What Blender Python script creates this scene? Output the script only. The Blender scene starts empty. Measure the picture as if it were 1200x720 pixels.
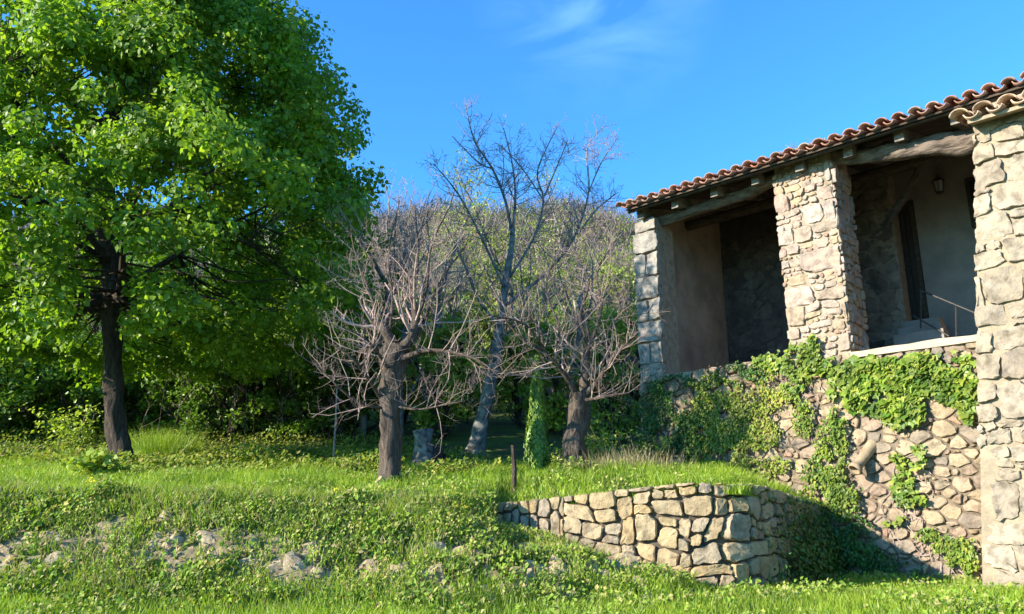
import bpy, math, random
import numpy as np
from mathutils import Vector, Matrix, noise
rnd = random.Random(7)
rng = np.random.default_rng(11)
sc = bpy.context.scene
col = sc.collection
R = math.radians

# ------------------------------------------------------------------ camera, sky, sun, exposure
PITCH, FPX = R(15), 940.0
CAM = Vector((0, 0, 1.6))
cam = bpy.data.objects.new('camera', bpy.data.cameras.new('camera'))
col.objects.link(cam)
cam.location = CAM
cam.rotation_euler = (R(90) + PITCH, 0, 0)
cam.data.lens = 36 * FPX / 1200
cam.data.clip_end = 3000
sc.camera = cam
SUN_H = Vector((-0.93, -0.37)).normalized()
SUN_EL = R(21)
sun = bpy.data.objects.new('sun', bpy.data.lights.new('sun', 'SUN'))
col.objects.link(sun)
sun.data.energy = 4.2
sun.data.angle = R(0.5)
sun.data.color = (1.0, 0.91, 0.78)
sd = Vector((SUN_H.x * math.cos(SUN_EL), SUN_H.y * math.cos(SUN_EL), math.sin(SUN_EL)))
sun.rotation_euler = (-sd).to_track_quat('-Z', 'Y').to_euler()
world = bpy.data.worlds.new('World')
sc.world = world
world.use_nodes = True
wt = world.node_tree
bg = wt.nodes['Background']
sky = wt.nodes.new('ShaderNodeTexSky')
sky.sky_type = 'NISHITA'
sky.sun_disc = False
sky.sun_elevation = SUN_EL
sky.sun_rotation = math.atan2(SUN_H.x, SUN_H.y)
sky.air_density = 1.0
sky.dust_density = 0.3
sky.ozone_density = 2.0
tint = wt.nodes.new('ShaderNodeMix'); tint.data_type = 'RGBA'; tint.blend_type = 'MULTIPLY'
tint.inputs['Factor'].default_value = 1.0
tint.inputs['B'].default_value = (0.34, 0.94, 1.50, 1)
wt.links.new(sky.outputs[0], tint.inputs['A'])
# a few thin cirrus wisps
tc = wt.nodes.new('ShaderNodeTexCoord')
mp = wt.nodes.new('ShaderNodeMapping'); mp.inputs['Scale'].default_value = (5.0, 3.0, 16.0); mp.inputs['Rotation'].default_value = (0.1, 0.75, 0.2)
nz = wt.nodes.new('ShaderNodeTexNoise'); nz.inputs['Scale'].default_value = 1.0; nz.inputs['Detail'].default_value = 8; nz.inputs['Distortion'].default_value = 0.9
cr = wt.nodes.new('ShaderNodeValToRGB')
cr.color_ramp.elements[0].position = 0.40; cr.color_ramp.elements[0].color = (0, 0, 0, 1)
cr.color_ramp.elements[1].position = 0.78; cr.color_ramp.elements[1].color = (1, 1, 1, 1)
# the wisps lie in one loose patch high over the ridge
dv = wt.nodes.new('ShaderNodeVectorMath'); dv.operation = 'DISTANCE'; dv.inputs[1].default_value = (0.10, 0.80, 0.59)
cm = wt.nodes.new('ShaderNodeMapRange'); cm.inputs['From Min'].default_value = 0.15; cm.inputs['From Max'].default_value = 0.0; cm.inputs['To Max'].default_value = 0.30
cx = wt.nodes.new('ShaderNodeMath'); cx.operation = 'MULTIPLY'
cl = wt.nodes.new('ShaderNodeMix'); cl.data_type = 'RGBA'
cl.inputs['B'].default_value = (3.6, 6.2, 8.6, 1)
L_ = wt.links.new
L_(tc.outputs['Generated'], mp.inputs[0]); L_(mp.outputs[0], nz.inputs[0]); L_(nz.outputs[0], cr.inputs[0])
L_(tc.outputs['Generated'], dv.inputs[0]); L_(dv.outputs['Value'], cm.inputs['Value'])
L_(cr.outputs[0], cx.inputs[0]); L_(cm.outputs[0], cx.inputs[1]); L_(cx.outputs[0], cl.inputs['Factor'])
L_(tint.outputs['Result'], cl.inputs['A']); L_(cl.outputs['Result'], bg.inputs[0])
bg.inputs[1].default_value = 0.095
sc.view_settings.view_transform = 'Standard'
sc.view_settings.look = 'None'
sc.view_settings.exposure = 1.7
sc.view_settings.gamma = 1

# ------------------------------------------------------------------ measuring helpers
cP, sP = math.cos(PITCH), math.sin(PITCH)
def ray(px, py):
    u = (px - 600) / FPX; v = (360 - py) / FPX
    return Vector((u, cP - v * sP, sP + v * cP))
def at(px, py, Y):
    r = ray(px, py)
    return CAM + r * (Y / r.y)
D2 = Vector((-0.7294, 0.6841, 0)); N2 = Vector((0.6841, 0.7294, 0))   # along the facade / into the house
F0 = at(1145, 388, 11.0); F0.z = 0
def W(s, t, z):
    p = F0 + D2 * s + N2 * t
    return Vector((p.x, p.y, z))
def fp(px, py, t=0.0):
    r = ray(px, py)
    k = ((F0 + N2 * t - CAM).dot(N2)) / r.dot(N2)
    p = CAM + r * k
    return ((p - F0).dot(D2), p.z)
CC = Vector((2.75, 9.9, 0)); LL = Vector((-0.2, 11.1, 0))            # corner and left end of the terrace wall
sR, _ = fp(960, 590, 0)
RR = W(sR, 0, 0)                                                     # where its return meets the house

Az = at(587, 592, LL.y).z; Cz = at(868, 572, CC.y).z + .02; Rz = fp(960, 592)[1]     # heights of the wall top
def _bez():
    a = CC + (LL - CC).normalized() * .65; b = CC + (RR - CC).normalized() * .80
    pts = [LL.copy(), a]
    for k in range(1, 7):
        t = k / 6; pts.append(a * (1 - t) ** 2 + CC * (2 * t * (1 - t)) + b * t * t)
    return pts + [RR.copy()]
WPATH = _bez()
WMID = WPATH[4]; WOUT = (CC - WMID).normalized(); WCUT = (CC - WMID).length
def wpath(u):
    for i in range(len(WPATH) - 1):
        d = WPATH[i + 1] - WPATH[i]; L = d.length
        if u <= L or i == len(WPATH) - 2:
            t = d / L; return WPATH[i] + t * u, t, Vector((t.y, -t.x, 0))
        u -= L
WLEN = sum((WPATH[i + 1] - WPATH[i]).length for i in range(len(WPATH) - 1))
def smooth(a, b, x):
    t = np.clip((x - a) / (b - a), 0, 1)
    return t * t * (3 - 2 * t)
def vnoise(x, y, sc_, seed=0):
    # cheap smooth value noise, vectorised
    x = np.asarray(x, float) / sc_ + 37.1 * seed; y = np.asarray(y, float) / sc_ + 11.7 * seed
    xi = np.floor(x); yi = np.floor(y); fx = x - xi; fy = y - yi
    fx = fx * fx * (3 - 2 * fx); fy = fy * fy * (3 - 2 * fy)
    def h(a, b):
        v = np.sin(a * 127.1 + b * 311.7) * 43758.5453
        return v - np.floor(v)
    return (h(xi, yi) * (1 - fx) + h(xi + 1, yi) * fx) * (1 - fy) + (h(xi, yi + 1) * (1 - fx) + h(xi + 1, yi + 1) * fx) * fy - 0.5
YS = [5, 9, 10, 12, 14, 17, 19, 23, 30, 50, 90, 130, 175, 300, 700]
ZS = [1.6, 1.7, 1.80, 2.15, 2.42, 2.72, 3.2, 4.35, 6.0, 11.5, 33, 54, 58, 30, 10]
def z_upper(x, y):
    z = np.interp(y, YS, ZS)
    a = x / np.maximum(y, 1)
    hill = smooth(30, 110, y)
    z = z * (1 - hill * (0.30 * smooth(-0.02, 0.45, a) + 0.10 * smooth(0.0, 0.7, -a)))
    z = z + 0.14 * smooth(0.2, 1.6, x) * (1 - smooth(12, 15, y))
    z = z + vnoise(x, y, 1.7, 1) * 0.12 + vnoise(x, y, 0.6, 2) * 0.05 + hill * (vnoise(x, y, 22, 3) * 7 + vnoise(x, y, 7, 4) * 2)
    return z
def toe(x): return np.interp(x, [-12, -6, -3, -1, 0.5, 1.5, 2.6], [9.4, 8.9, 8.5, 8.0, 8.0, 8.4, 9.2])
def crest(x): return np.interp(x, [-12, -6, -3, -1, 0.0, 1.5, 2.75], [10.6, 10.3, 10.1, 10.2, 10.8, 10.2, 9.8])
def height(x, y):
    x = np.asarray(x, float); y = np.asarray(y, float)
    zl = np.minimum(0.085 * y, 0.76) + vnoise(x, y, 1.1, 5) * 0.05
    zu = z_upper(x, y)
    t = (x - F0.x) * N2.x + (y - F0.y) * N2.y
    yw = LL.y + (x - LL.x) * (CC.y - LL.y) / (CC.x - LL.x)
    xr = CC.x + (y - CC.y) * (RR.x - CC.x) / (RR.y - CC.y)
    f_ = np.clip((y - CC.y) / (RR.y - CC.y), 0, 1); g_ = np.clip((x - LL.x) / (CC.x - LL.x), 0, 1)
    near_ = (x > LL.x) & (y < 14) & (t < .35)
    zu = np.where(near_, np.minimum(zu, Cz + (Rz - Cz) * f_ - .05 + .35 * np.abs(xr - x)), zu)
    zu = np.where(near_, np.minimum(zu, Az + (Cz - Az) * g_ - .05 + .35 * np.abs(y - yw)), zu)
    up = ((x < CC.x) & (x > LL.x) & (y > yw + 0.12)) | ((x >= CC.x) & (x < xr - 0.12) & (y > 9.9)) | (t > 0.35)
    up = up & ~(((x - CC.x) * WOUT.x + (y - CC.y) * WOUT.y > -(WCUT + .25)) & (x > 1.5) & (t < .2))
    p = np.interp(x, [-2.6, -1.2, -0.2, 0.6, 1.1, 1.8, 2.5], [1.0, 0.86, 0.66, 0.50, 0.34, 0.16, 0.0])
    S = smooth(0, 1, (y - toe(x)) / (crest(x) - toe(x)))
    top = np.where(x < LL.x, zu, 1.78)
    bank = zl + (top - zl) * S * p + S * (1 - S) * 4 * (vnoise(x, y, 0.5, 6) * 0.16 + vnoise(x, y, 0.25, 7) * 0.08)
    bank = np.where(x < LL.x, bank + (zu - bank) * smooth(0, 1, (y - crest(x) + .25) / .95), bank)
    return np.where(up, zu, bank)
def H(x, y): return float(height(x, y))

# ------------------------------------------------------------------ object helpers
def wloc(o):
    v = Vector((0, 0, 0))
    while o is not None:
        v = v + o.location; o = o.parent
    return v
def props(o, label=None, cat=None, group=None, kind=None):
    if label: o['label'] = label
    if cat: o['category'] = cat
    if group: o['group'] = group
    if kind: o['kind'] = kind
    return o
def thing(name, label, cat, loc, group=None):
    o = bpy.data.objects.new(name, None); col.objects.link(o)
    o.location = loc; o.empty_display_size = 0.2
    return props(o, label, cat, group)
def fast_mesh(name, V, F, smooth_=False):
    me = bpy.data.meshes.new(name)
    V = np.asarray(V, dtype=np.float32); F = np.asarray(F, dtype=np.int32)
    n = F.shape[1]
    me.vertices.add(len(V)); me.vertices.foreach_set('co', V.ravel())
    me.loops.add(F.size); me.loops.foreach_set('vertex_index', F.ravel())
    me.polygons.add(len(F)); me.polygons.foreach_set('loop_start', np.arange(0, F.size, n, dtype=np.int32))
    me.update(calc_edges=True)
    me.polygons.foreach_set('use_smooth', np.full(len(F), smooth_))
    return me
def py_mesh(name, V, F, smooth_=False):
    me = bpy.data.meshes.new(name)
    me.from_pydata([tuple(v) for v in V], [], F); me.update()
    if smooth_: me.polygons.foreach_set('use_smooth', [True] * len(me.polygons))
    return me
def link(name, me, mat, parent=None, origin=None):
    """origin = world position of mesh coordinate zero"""
    o = bpy.data.objects.new(name, me)
    if mat and not me.materials: me.materials.append(mat)
    col.objects.link(o)
    if parent is not None: o.parent = parent
    base = wloc(parent) if parent is not None else Vector((0, 0, 0))
    o.location = (origin if origin is not None else Vector((0, 0, 0))) - base
    return o
class MB:
    def __init__(s): s.V = []; s.F = []
    def add(s, V, F):
        b = len(s.V); s.V += [Vector(v) for v in V]; s.F += [tuple(i + b for i in f) for f in F]
    def hexa(s, P):   # 8 corners, bottom 4 then top 4
        s.add(P, [(0, 3, 2, 1), (4, 5, 6, 7), (0, 1, 5, 4), (1, 2, 6, 5), (2, 3, 7, 6), (3, 0, 4, 7)])
    def fbox(s, s0, s1, t0, t1, z0, z1):
        s.hexa([W(s0, t0, z0), W(s1, t0, z0), W(s1, t1, z0), W(s0, t1, z0), W(s0, t0, z1), W(s1, t0, z1), W(s1, t1, z1), W(s0, t1, z1)])
    def tube(s, pts, rad, n=8, cap=True, wob=0.0):
        pts = [Vector(p) for p in pts]; k = len(pts); rings = []
        b = len(s.V)
        ref = Vector((0.13, 0.31, 0.94))
        d0 = (pts[-1] - pts[0]).normalized()
        if abs(d0.dot(ref)) > 0.85: ref = Vector((0.95, 0.2, 0.1))
        for i, p in enumerate(pts):
            d = (pts[min(i + 1, k - 1)] - pts[max(i - 1, 0)]).normalized()
            a = d.cross(ref).normalized(); c = d.cross(a)
            for j in range(n):
                an = 2 * math.pi * j / n
                r = rad[i]
                if wob: r *= 1 + wob * noise.noise(Vector((math.cos(an) * 1.6, math.sin(an) * 1.6, i * 0.35)) + p * 0.7)*1.6
                s.V.append(p + (a * math.cos(an) + c * math.sin(an)) * r)
        for i in range(k - 1):
            for j in range(n):
                j2 = (j + 1) % n
                s.F.append((b + i * n + j, b + i * n + j2, b + (i + 1) * n + j2, b + (i + 1) * n + j))
        if cap:
            s.F.append(tuple(b + j for j in range(n))[::-1]); s.F.append(tuple(b + (k - 1) * n + j for j in range(n)))
    def build(s, name, mat, parent=None, origin=None, smooth_=False):
        o_ = origin if origin is not None else (wloc(parent) if parent is not None else Vector((0, 0, 0)))
        me = py_mesh(name, [v - o_ for v in s.V], s.F, smooth_)
        return link(name, me, mat, parent, o_)

# ------------------------------------------------------------------ materials
def newmat(name):
    m = bpy.data.materials.new(name); m.use_nodes = True
    nt = m.node_tree
    b = nt.nodes['Principled BSDF']
    b.inputs['Specular IOR Level'].default_value = 0.25
    return m, nt, b
def nd(nt, typ, **kw):
    n = nt.nodes.new(typ)
    for k, v in kw.items(): n.inputs[k].default_value = v
    return n
def ramp(nt, cols, pos=None):
    r = nt.nodes.new('ShaderNodeValToRGB'); e = r.color_ramp.elements
    n = len(cols)
    for i in range(n - 2): e.new(0.5)
    for i, c in enumerate(cols):
        e[i].position = pos[i] if pos else i / (n - 1); e[i].color = (*c, 1)
    return r
def mixc(nt, a, b, fac=None, mode='MIX', f=0.5):
    m = nt.nodes.new('ShaderNodeMix'); m.data_type = 'RGBA'; m.blend_type = mode
    m.inputs['Factor'].default_value = f
    if fac is not None: nt.links.new(fac, m.inputs['Factor'])
    for s, v in (('A', a), ('B', b)):
        if isinstance(v, tuple): m.inputs[s].default_value = (*v, 1)
        else: nt.links.new(v, m.inputs[s])
    return m.outputs['Result']
def pos_noise(nt, scale, detail=5, stretch=(1, 1, 1), rough=0.55):
    g = nt.nodes.new('ShaderNodeNewGeometry'); mp = nt.nodes.new('ShaderNodeMapping'); mp.inputs['Scale'].default_value = stretch
    n = nd(nt, 'ShaderNodeTexNoise', Scale=scale, Detail=detail, Roughness=rough)
    nt.links.new(g.outputs['Position'], mp.inputs[0]); nt.links.new(mp.outputs[0], n.inputs[0])
    return n.outputs[0]
def bump(nt, b, h, strength=0.5, dist=0.02, prev=None):
    n = nd(nt, 'ShaderNodeBump', Strength=strength, Distance=dist)
    nt.links.new(h, n.inputs['Height'])
    if prev is not None: nt.links.new(prev, n.inputs['Normal'])
    nt.links.new(n.outputs[0], b.inputs['Normal'])
    return n.outputs[0]
def mk_stone(name, cols, island=False, lichen=0.25, bs=0.8, dark=(0.08, 0.065, 0.045), lich=(0.34, 0.31, 0.25)):
    m, nt, b = newmat(name)
    src = nt.nodes.new('ShaderNodeNewGeometry').outputs['Random Per Island'] if island else nt.nodes.new('ShaderNodeObjectInfo').outputs['Random']
    r = ramp(nt, cols); nt.links.new(src, r.inputs[0])
    n1 = pos_noise(nt, 7, 6); r1 = ramp(nt, [(0.5, 0.47, 0.44), (1.0, 1.0, 1.0), (1.25, 1.2, 1.12)], [0.3, 0.5, 0.72]); nt.links.new(n1, r1.inputs[0])
    c = mixc(nt, r.outputs[0], r1.outputs[0], mode='MULTIPLY', f=1.0)
    n2 = pos_noise(nt, 3.1, 8, rough=0.7); r2 = ramp(nt, [(0, 0, 0), (1, 1, 1)], [0.56, 0.68]); nt.links.new(n2, r2.inputs[0])
    mm = nd(nt, 'ShaderNodeMath'); mm.operation = 'MULTIPLY'; mm.inputs[1].default_value = lichen; nt.links.new(r2.outputs[0], mm.inputs[0])
    c = mixc(nt, c, lich, fac=mm.outputs[0])
    n3 = pos_noise(nt, 17, 8, rough=0.75); r3 = ramp(nt, [(1, 1, 1), (0, 0, 0)], [0.33, 0.43]); nt.links.new(n3, r3.inputs[0])
    m3 = nd(nt, 'ShaderNodeMath'); m3.operation = 'MULTIPLY'; m3.inputs[1].default_value = 0.7; nt.links.new(r3.outputs[0], m3.inputs[0])
    c = mixc(nt, c, dark, fac=m3.outputs[0])
    nt.links.new(c, b.inputs['Base Color'])
    b.inputs['Roughness'].default_value = 0.92
    p = bump(nt, b, pos_noise(nt, 9, 8, rough=0.7), bs, 0.05)
    bump(nt, b, pos_noise(nt, 45, 5, rough=0.7), bs * 0.6, 0.012, p)
    return m
def mk_plain(name, a, c2, scale=6, rough=0.9, bs=0.4, stretch=(1, 1, 1), dist=0.02, fine=None):
    m, nt, b = newmat(name)
    n = pos_noise(nt, scale, 8, stretch, 0.65); r = ramp(nt, [a, c2], [0.32, 0.68]); nt.links.new(n, r.inputs[0])
    nt.links.new(r.outputs[0], b.inputs['Base Color']); b.inputs['Roughness'].default_value = rough
    p = bump(nt, b, n, bs, dist)
    bump(nt, b, pos_noise(nt, scale * 6, 6, stretch, 0.7), bs * 0.7, dist * 0.3, p)
    return m
def mk_leaf(name, cols, trans=0.4, rough=0.45, clump=0.9, spec=0.35):
    m, nt, b = newmat(name)
    g = nt.nodes.new('ShaderNodeNewGeometry')
    r = ramp(nt, cols); nt.links.new(g.outputs['Random Per Island'], r.inputs[0])
    n = pos_noise(nt, clump, 3); r1 = ramp(nt, [(0.72, 0.74, 0.8), (1.25, 1.18, 1.0)], [0.35, 0.65]); nt.links.new(n, r1.inputs[0])
    c = mixc(nt, r.outputs[0], r1.outputs[0], mode='MULTIPLY', f=1.0)
    nt.links.new(c, b.inputs['Base Color']); b.inputs['Roughness'].default_value = rough
    b.inputs['Specular IOR Level'].default_value = spec
    tr = nt.nodes.new('ShaderNodeBsdfTranslucent')
    tcol = mixc(nt, c, (1.15, 1.2, 0.55), mode='MULTIPLY', f=1.0); nt.links.new(tcol, tr.inputs[0])
    ms = nt.nodes.new('ShaderNodeMixShader'); ms.inputs[0].default_value = trans
    nt.links.new(b.outputs[0], ms.inputs[1]); nt.links.new(tr.outputs[0], ms.inputs[2])
    nt.links.new(ms.outputs[0], nt.nodes['Material Output'].inputs[0])
    return m

M = {}
M['stone_warm'] = mk_stone('terrace_stone', [(0.32, 0.235, 0.135), (0.37, 0.265, 0.13), (0.28, 0.225, 0.155), (0.39, 0.29, 0.155), (0.27, 0.215, 0.155)], lichen=0.35)
M['stone_wall'] = mk_stone('house_wall_stone', [(0.26, 0.20, 0.13), (0.33, 0.25, 0.15), (0.21, 0.17, 0.13), (0.29, 0.205, 0.14), (0.37, 0.29, 0.18)], lichen=0.3)
M['stone_pillar'] = mk_stone('pillar_stone', [(0.33, 0.255, 0.195), (0.27, 0.215, 0.17), (0.36, 0.27, 0.165), (0.33, 0.275, 0.225), (0.31, 0.225, 0.175), (0.38, 0.32, 0.255)], lichen=0.3)
M['stone_chink'] = mk_stone('pillar_chink_stone', [(0.34, 0.25, 0.17), (0.30, 0.18, 0.12), (0.36, 0.27, 0.16), (0.28, 0.21, 0.15)], island=True)
M['stone_pier'] = mk_stone('pier_stone', [(0.32, 0.26, 0.18), (0.27, 0.22, 0.155), (0.35, 0.295, 0.215), (0.25, 0.20, 0.145)], lichen=0.5, dark=(0.2, 0.17, 0.13))
M['stone_end'] = mk_stone('end_pier_stone', [(0.28, 0.25, 0.21), (0.23, 0.21, 0.18), (0.31, 0.28, 0.24)], lichen=0.5, lich=(0.42, 0.41, 0.37))
M['stone_rubble'] = mk_stone('rubble_stone', [(0.36, 0.265, 0.15), (0.28, 0.205, 0.12), (0.42, 0.315, 0.185), (0.32, 0.245, 0.16)], lichen=0.12)
M['mortar'] = mk_plain('old_lime_mortar', (0.19, 0.145, 0.10), (0.35, 0.28, 0.20), 9, bs=0.8)
M['mortar_pier'] = mk_plain('pier_render', (0.22, 0.175, 0.115), (0.33, 0.27, 0.18), 6, bs=0.9, dist=0.04)
M['rear'] = mk_stone('shade_dark_stone', [(0.07, 0.055, 0.045), (0.10, 0.08, 0.065), (0.05, 0.042, 0.038)])  # shade of the loggia is put into this dark stone colour
M['shade_mortar'] = mk_plain('shade_dark_mortar', (0.035, 0.028, 0.024), (0.08, 0.064, 0.052), 6)  # mortar darkened likewise, standing in for the loggia shade
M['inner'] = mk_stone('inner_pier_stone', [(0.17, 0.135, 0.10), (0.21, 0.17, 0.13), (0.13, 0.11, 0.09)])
M['mortar_low'] = mk_plain('earthy_mortar', (0.075, 0.056, 0.038), (0.19, 0.145, 0.095), 9, bs=0.8)
M['mortar_dark'] = mk_plain('earth_joint', (0.045, 0.035, 0.025), (0.12, 0.09, 0.06), 8, bs=0.8)
M['plaster'] = mk_plain('worn_plaster', (0.12, 0.095, 0.075), (0.22, 0.18, 0.14), 2.2, bs=0.3)
M['plaster_beige'] = mk_plain('stained_beige_plaster', (0.17, 0.13, 0.10), (0.34, 0.27, 0.205), 1.6, bs=0.4)
M['plaster_pale'] = mk_plain('pale_plaster', (0.19, 0.16, 0.135), (0.30, 0.255, 0.215), 2.0, bs=0.15)
M['ledge'] = mk_plain('ledge_render', (0.34, 0.27, 0.18), (0.44, 0.36, 0.26), 5, bs=0.4)
M['wood_grey'] = mk_plain('weathered_log', (0.045, 0.034, 0.027), (0.25, 0.19, 0.145), 5, bs=1.0, stretch=(1, 1, 5), dist=0.03)
M['wood_dark'] = mk_plain('dark_timber', (0.03, 0.022, 0.016), (0.09, 0.065, 0.045), 6, bs=0.6, stretch=(1, 1, 3))
M['wood_raft'] = mk_plain('rafter_timber', (0.10, 0.085, 0.07), (0.26, 0.22, 0.18), 8, bs=0.6)
M['door'] = mk_plain('door_timber', (0.02, 0.016, 0.014), (0.05, 0.038, 0.03), 6, bs=0.4, stretch=(4, 4, 1))
M['iron'] = mk_plain('black_iron', (0.02, 0.02, 0.02), (0.05, 0.045, 0.04), 20, rough=0.5, bs=0.2)
M['tile'] = mk_stone('clay_tile', [(0.27, 0.135, 0.09), (0.34, 0.19, 0.135), (0.31, 0.165, 0.12), (0.24, 0.155, 0.12), (0.40, 0.28, 0.205), (0.31, 0.14, 0.085), (0.22, 0.17, 0.13)], lichen=0.45, bs=0.3, lich=(0.30, 0.24, 0.18))
M['tile_pale'] = mk_stone('pale_clay_tile', [(0.44, 0.33, 0.22), (0.50, 0.36, 0.24), (0.38, 0.28, 0.2)], lichen=0.6, bs=0.4, lich=(0.5, 0.45, 0.36))
M['clay'] = mk_plain('clay_pipe', (0.20, 0.14, 0.08), (0.36, 0.27, 0.165), 7, bs=0.3)
M['bark'] = mk_plain('furrowed_bark', (0.018, 0.013, 0.01), (0.12, 0.09, 0.065), 9, bs=1.0, stretch=(2.5, 2.5, 0.5), dist=0.1)
M['bark_brown'] = mk_plain('brown_bark', (0.035, 0.026, 0.02), (0.20, 0.15, 0.115), 9, bs=1.0, stretch=(3, 3, 0.5), dist=0.09)
M['bark_lichen'] = mk_plain('lichen_bark', (0.03, 0.025, 0.02), (0.30, 0.27, 0.23), 7, bs=0.8, dist=0.03)
M['twig'] = mk_plain('pinkish_twig', (0.18, 0.125, 0.10), (0.42, 0.31, 0.26), 5, bs=0.2)
M['twig_grey'] = mk_plain('grey_twig', (0.17, 0.125, 0.10), (0.40, 0.305, 0.255), 3, bs=0.2)
M['leaf_big'] = mk_leaf('broad_leaf', [(0.11, 0.20, 0.018), (0.20, 0.33, 0.025), (0.15, 0.26, 0.02), (0.28, 0.40, 0.035), (0.12, 0.23, 0.035)], 0.58, clump=0.8)
M['leaf_ivy'] = mk_leaf('ivy_leaf', [(0.06, 0.14, 0.018), (0.20, 0.29, 0.04), (0.10, 0.18, 0.022), (0.32, 0.36, 0.06), (0.04, 0.09, 0.015)], 0.35, clump=2.5)
M['leaf_creeper_lit'] = mk_leaf('lit_creeper_leaf', [(0.12, 0.20, 0.025), (0.30, 0.38, 0.05), (0.20, 0.29, 0.035), (0.40, 0.42, 0.09), (0.34, 0.28, 0.12)], 0.4, clump=2.5)  # lighter leaf copy, sunlight put into the colour
M['leaf_under'] = mk_leaf('undergrowth_leaf', [(0.08, 0.14, 0.02), (0.18, 0.25, 0.03), (0.12, 0.18, 0.025), (0.26, 0.30, 0.05), (0.28, 0.22, 0.11)], 0.35, clump=1.5, spec=.12, rough=.6)
M['leaf_ivy_shade'] = mk_leaf('shade_ivy_leaf', [(0.025, 0.07, 0.015), (0.05, 0.12, 0.02), (0.08, 0.17, 0.03)], 0.25, clump=2.5)  # darker leaf copy, shade put into the colour
M['leaf_bank'] = mk_leaf('bank_weed_leaf', [(0.09, 0.18, 0.024), (0.23, 0.34, 0.045), (0.14, 0.25, 0.03), (0.31, 0.36, 0.08), (0.38, 0.31, 0.15), (0.17, 0.28, 0.035), (0.06, 0.12, 0.018)], 0.3, clump=2.2, spec=.12, rough=.6)
M['leaf_dry'] = mk_leaf('dry_stem', [(0.34, 0.26, 0.14), (0.46, 0.37, 0.2), (0.26, 0.2, 0.1)], 0.25, clump=2.0)
M['grass'] = mk_leaf('fresh_grass', [(0.15, 0.26, 0.02), (0.26, 0.38, 0.03), (0.20, 0.32, 0.025), (0.38, 0.44, 0.07)], 0.4, clump=0.9)
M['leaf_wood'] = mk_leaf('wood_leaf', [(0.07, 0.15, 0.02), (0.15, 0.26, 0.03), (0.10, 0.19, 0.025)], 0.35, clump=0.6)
M['leaf_spring'] = mk_leaf('spring_leaf', [(0.22, 0.31, 0.035), (0.34, 0.42, 0.06), (0.27, 0.36, 0.05)], 0.4, clump=0.5)
M['leaf_cypress'] = mk_leaf('cypress_scale', [(0.09, 0.17, 0.03), (0.18, 0.28, 0.05), (0.13, 0.22, 0.04)], 0.2, clump=3)
M['leaf_scrub'] = mk_leaf('hill_scrub', [(0.05, 0.075, 0.028), (0.09, 0.11, 0.035), (0.075, 0.085, 0.035), (0.13, 0.15, 0.045), (0.12, 0.10, 0.065)], 0.2, clump=0.12)
M['flower'] = mk_leaf('yellow_petal', [(0.75, 0.62, 0.03), (0.8, 0.72, 0.08)], 0.3)
M['brush'] = mk_leaf('bare_brush', [(0.13, 0.10, 0.08), (0.22, 0.17, 0.14), (0.10, 0.08, 0.06)], 0.0, clump=0.2)
# ground
m, nt, b = newmat('grassy_soil')
r1 = ramp(nt, [(0.07, 0.055, 0.03), (0.075, 0.10, 0.02), (0.11, 0.16, 0.025)], [0.36, 0.5, 0.66])
nt.links.new(pos_noise(nt, 0.9, 9, rough=0.7), r1.inputs[0])
geo = nt.nodes.new('ShaderNodeNewGeometry'); sx_ = nt.nodes.new('ShaderNodeSeparateXYZ'); nt.links.new(geo.outputs['Normal'], sx_.inputs[0])
r2 = ramp(nt, [(1, 1, 1), (0, 0, 0)], [0.86, 0.95]); nt.links.new(sx_.outputs['Z'], r2.inputs[0])
r3 = ramp(nt, [(0.10, 0.075, 0.045), (0.24, 0.185, 0.11), (0.12, 0.13, 0.04)], [0.35, 0.5, 0.62]); nt.links.new(pos_noise(nt, 5, 8, rough=0.7), r3.inputs[0])
nt.links.new(mixc(nt, r1.outputs[0], r3.outputs[0], fac=r2.outputs[0]), b.inputs['Base Color'])
b.inputs['Roughness'].default_value = 1
bump(nt, b, pos_noise(nt, 6, 8, rough=0.7), 0.9, 0.08)
M['ground'] = m

# ------------------------------------------------------------------ ground sheet
def axis(lo, hi, step, far_lo, far_hi):
    a = list(np.arange(lo, hi, step)); s = step; v = hi
    while v < far_hi: a.append(v); s *= 1.13; v += s
    s = step; v = lo - step
    pre = []
    while v > far_lo: pre.append(v); s *= 1.13; v -= s
    return np.array(pre[::-1] + a)
gx = axis(-9, 8, 0.1, -500, 500); gy = axis(7, 16, 0.1, -60, 700)
X, Y = np.meshgrid(gx, gy)
Z = height(X, Y)
V = np.stack([X.ravel(), Y.ravel(), Z.ravel()], 1)
nx, ny = len(gx), len(gy)
i = np.arange(nx - 1); j = np.arange(ny - 1); I, J = np.meshgrid(i, j)
a = (J * nx + I).ravel()
props(link('ground', fast_mesh('ground', V, np.stack([a, a + 1, a + nx + 1, a + nx], 1), True), M['ground']), kind='structure')

# ------------------------------------------------------------------ masonry
def clip(poly, n, c):
    out = []
    k = len(poly)
    for i in range(k):
        p, q = poly[i], poly[(i + 1) % k]
        dp = p[0] * n[0] + p[1] * n[1] - c; dq = q[0] * n[0] + q[1] * n[1] - c
        if dp <= 0: out.append(p)
        if (dp < 0 < dq) or (dq < 0 < dp):
            f = dp / (dp - dq); out.append((p[0] + (q[0] - p[0]) * f, p[1] + (q[1] - p[1]) * f))
    return out
def rubble_seeds(u0, u1, v0, v1, aniso, rmin, rmax, skew=2.0, pack=0.80, tries=2600):
    """centres with radii (half widths along the wall), big ones laid first, small ones filling in"""
    S = []
    for k in range(tries):
        r = rmin + (rmax - rmin) * (1 - k / tries) ** skew * rnd.uniform(.75, 1)
        u = rnd.uniform(u0, u1); v = rnd.uniform(v0, v1) * aniso
        if all((u - a) ** 2 + (v - b) ** 2 > (pack * (r + c)) ** 2 for a, b, c in S): S.append((u, v, r))
    return [(u, v / aniso, r) for u, v, r in S]
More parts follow.
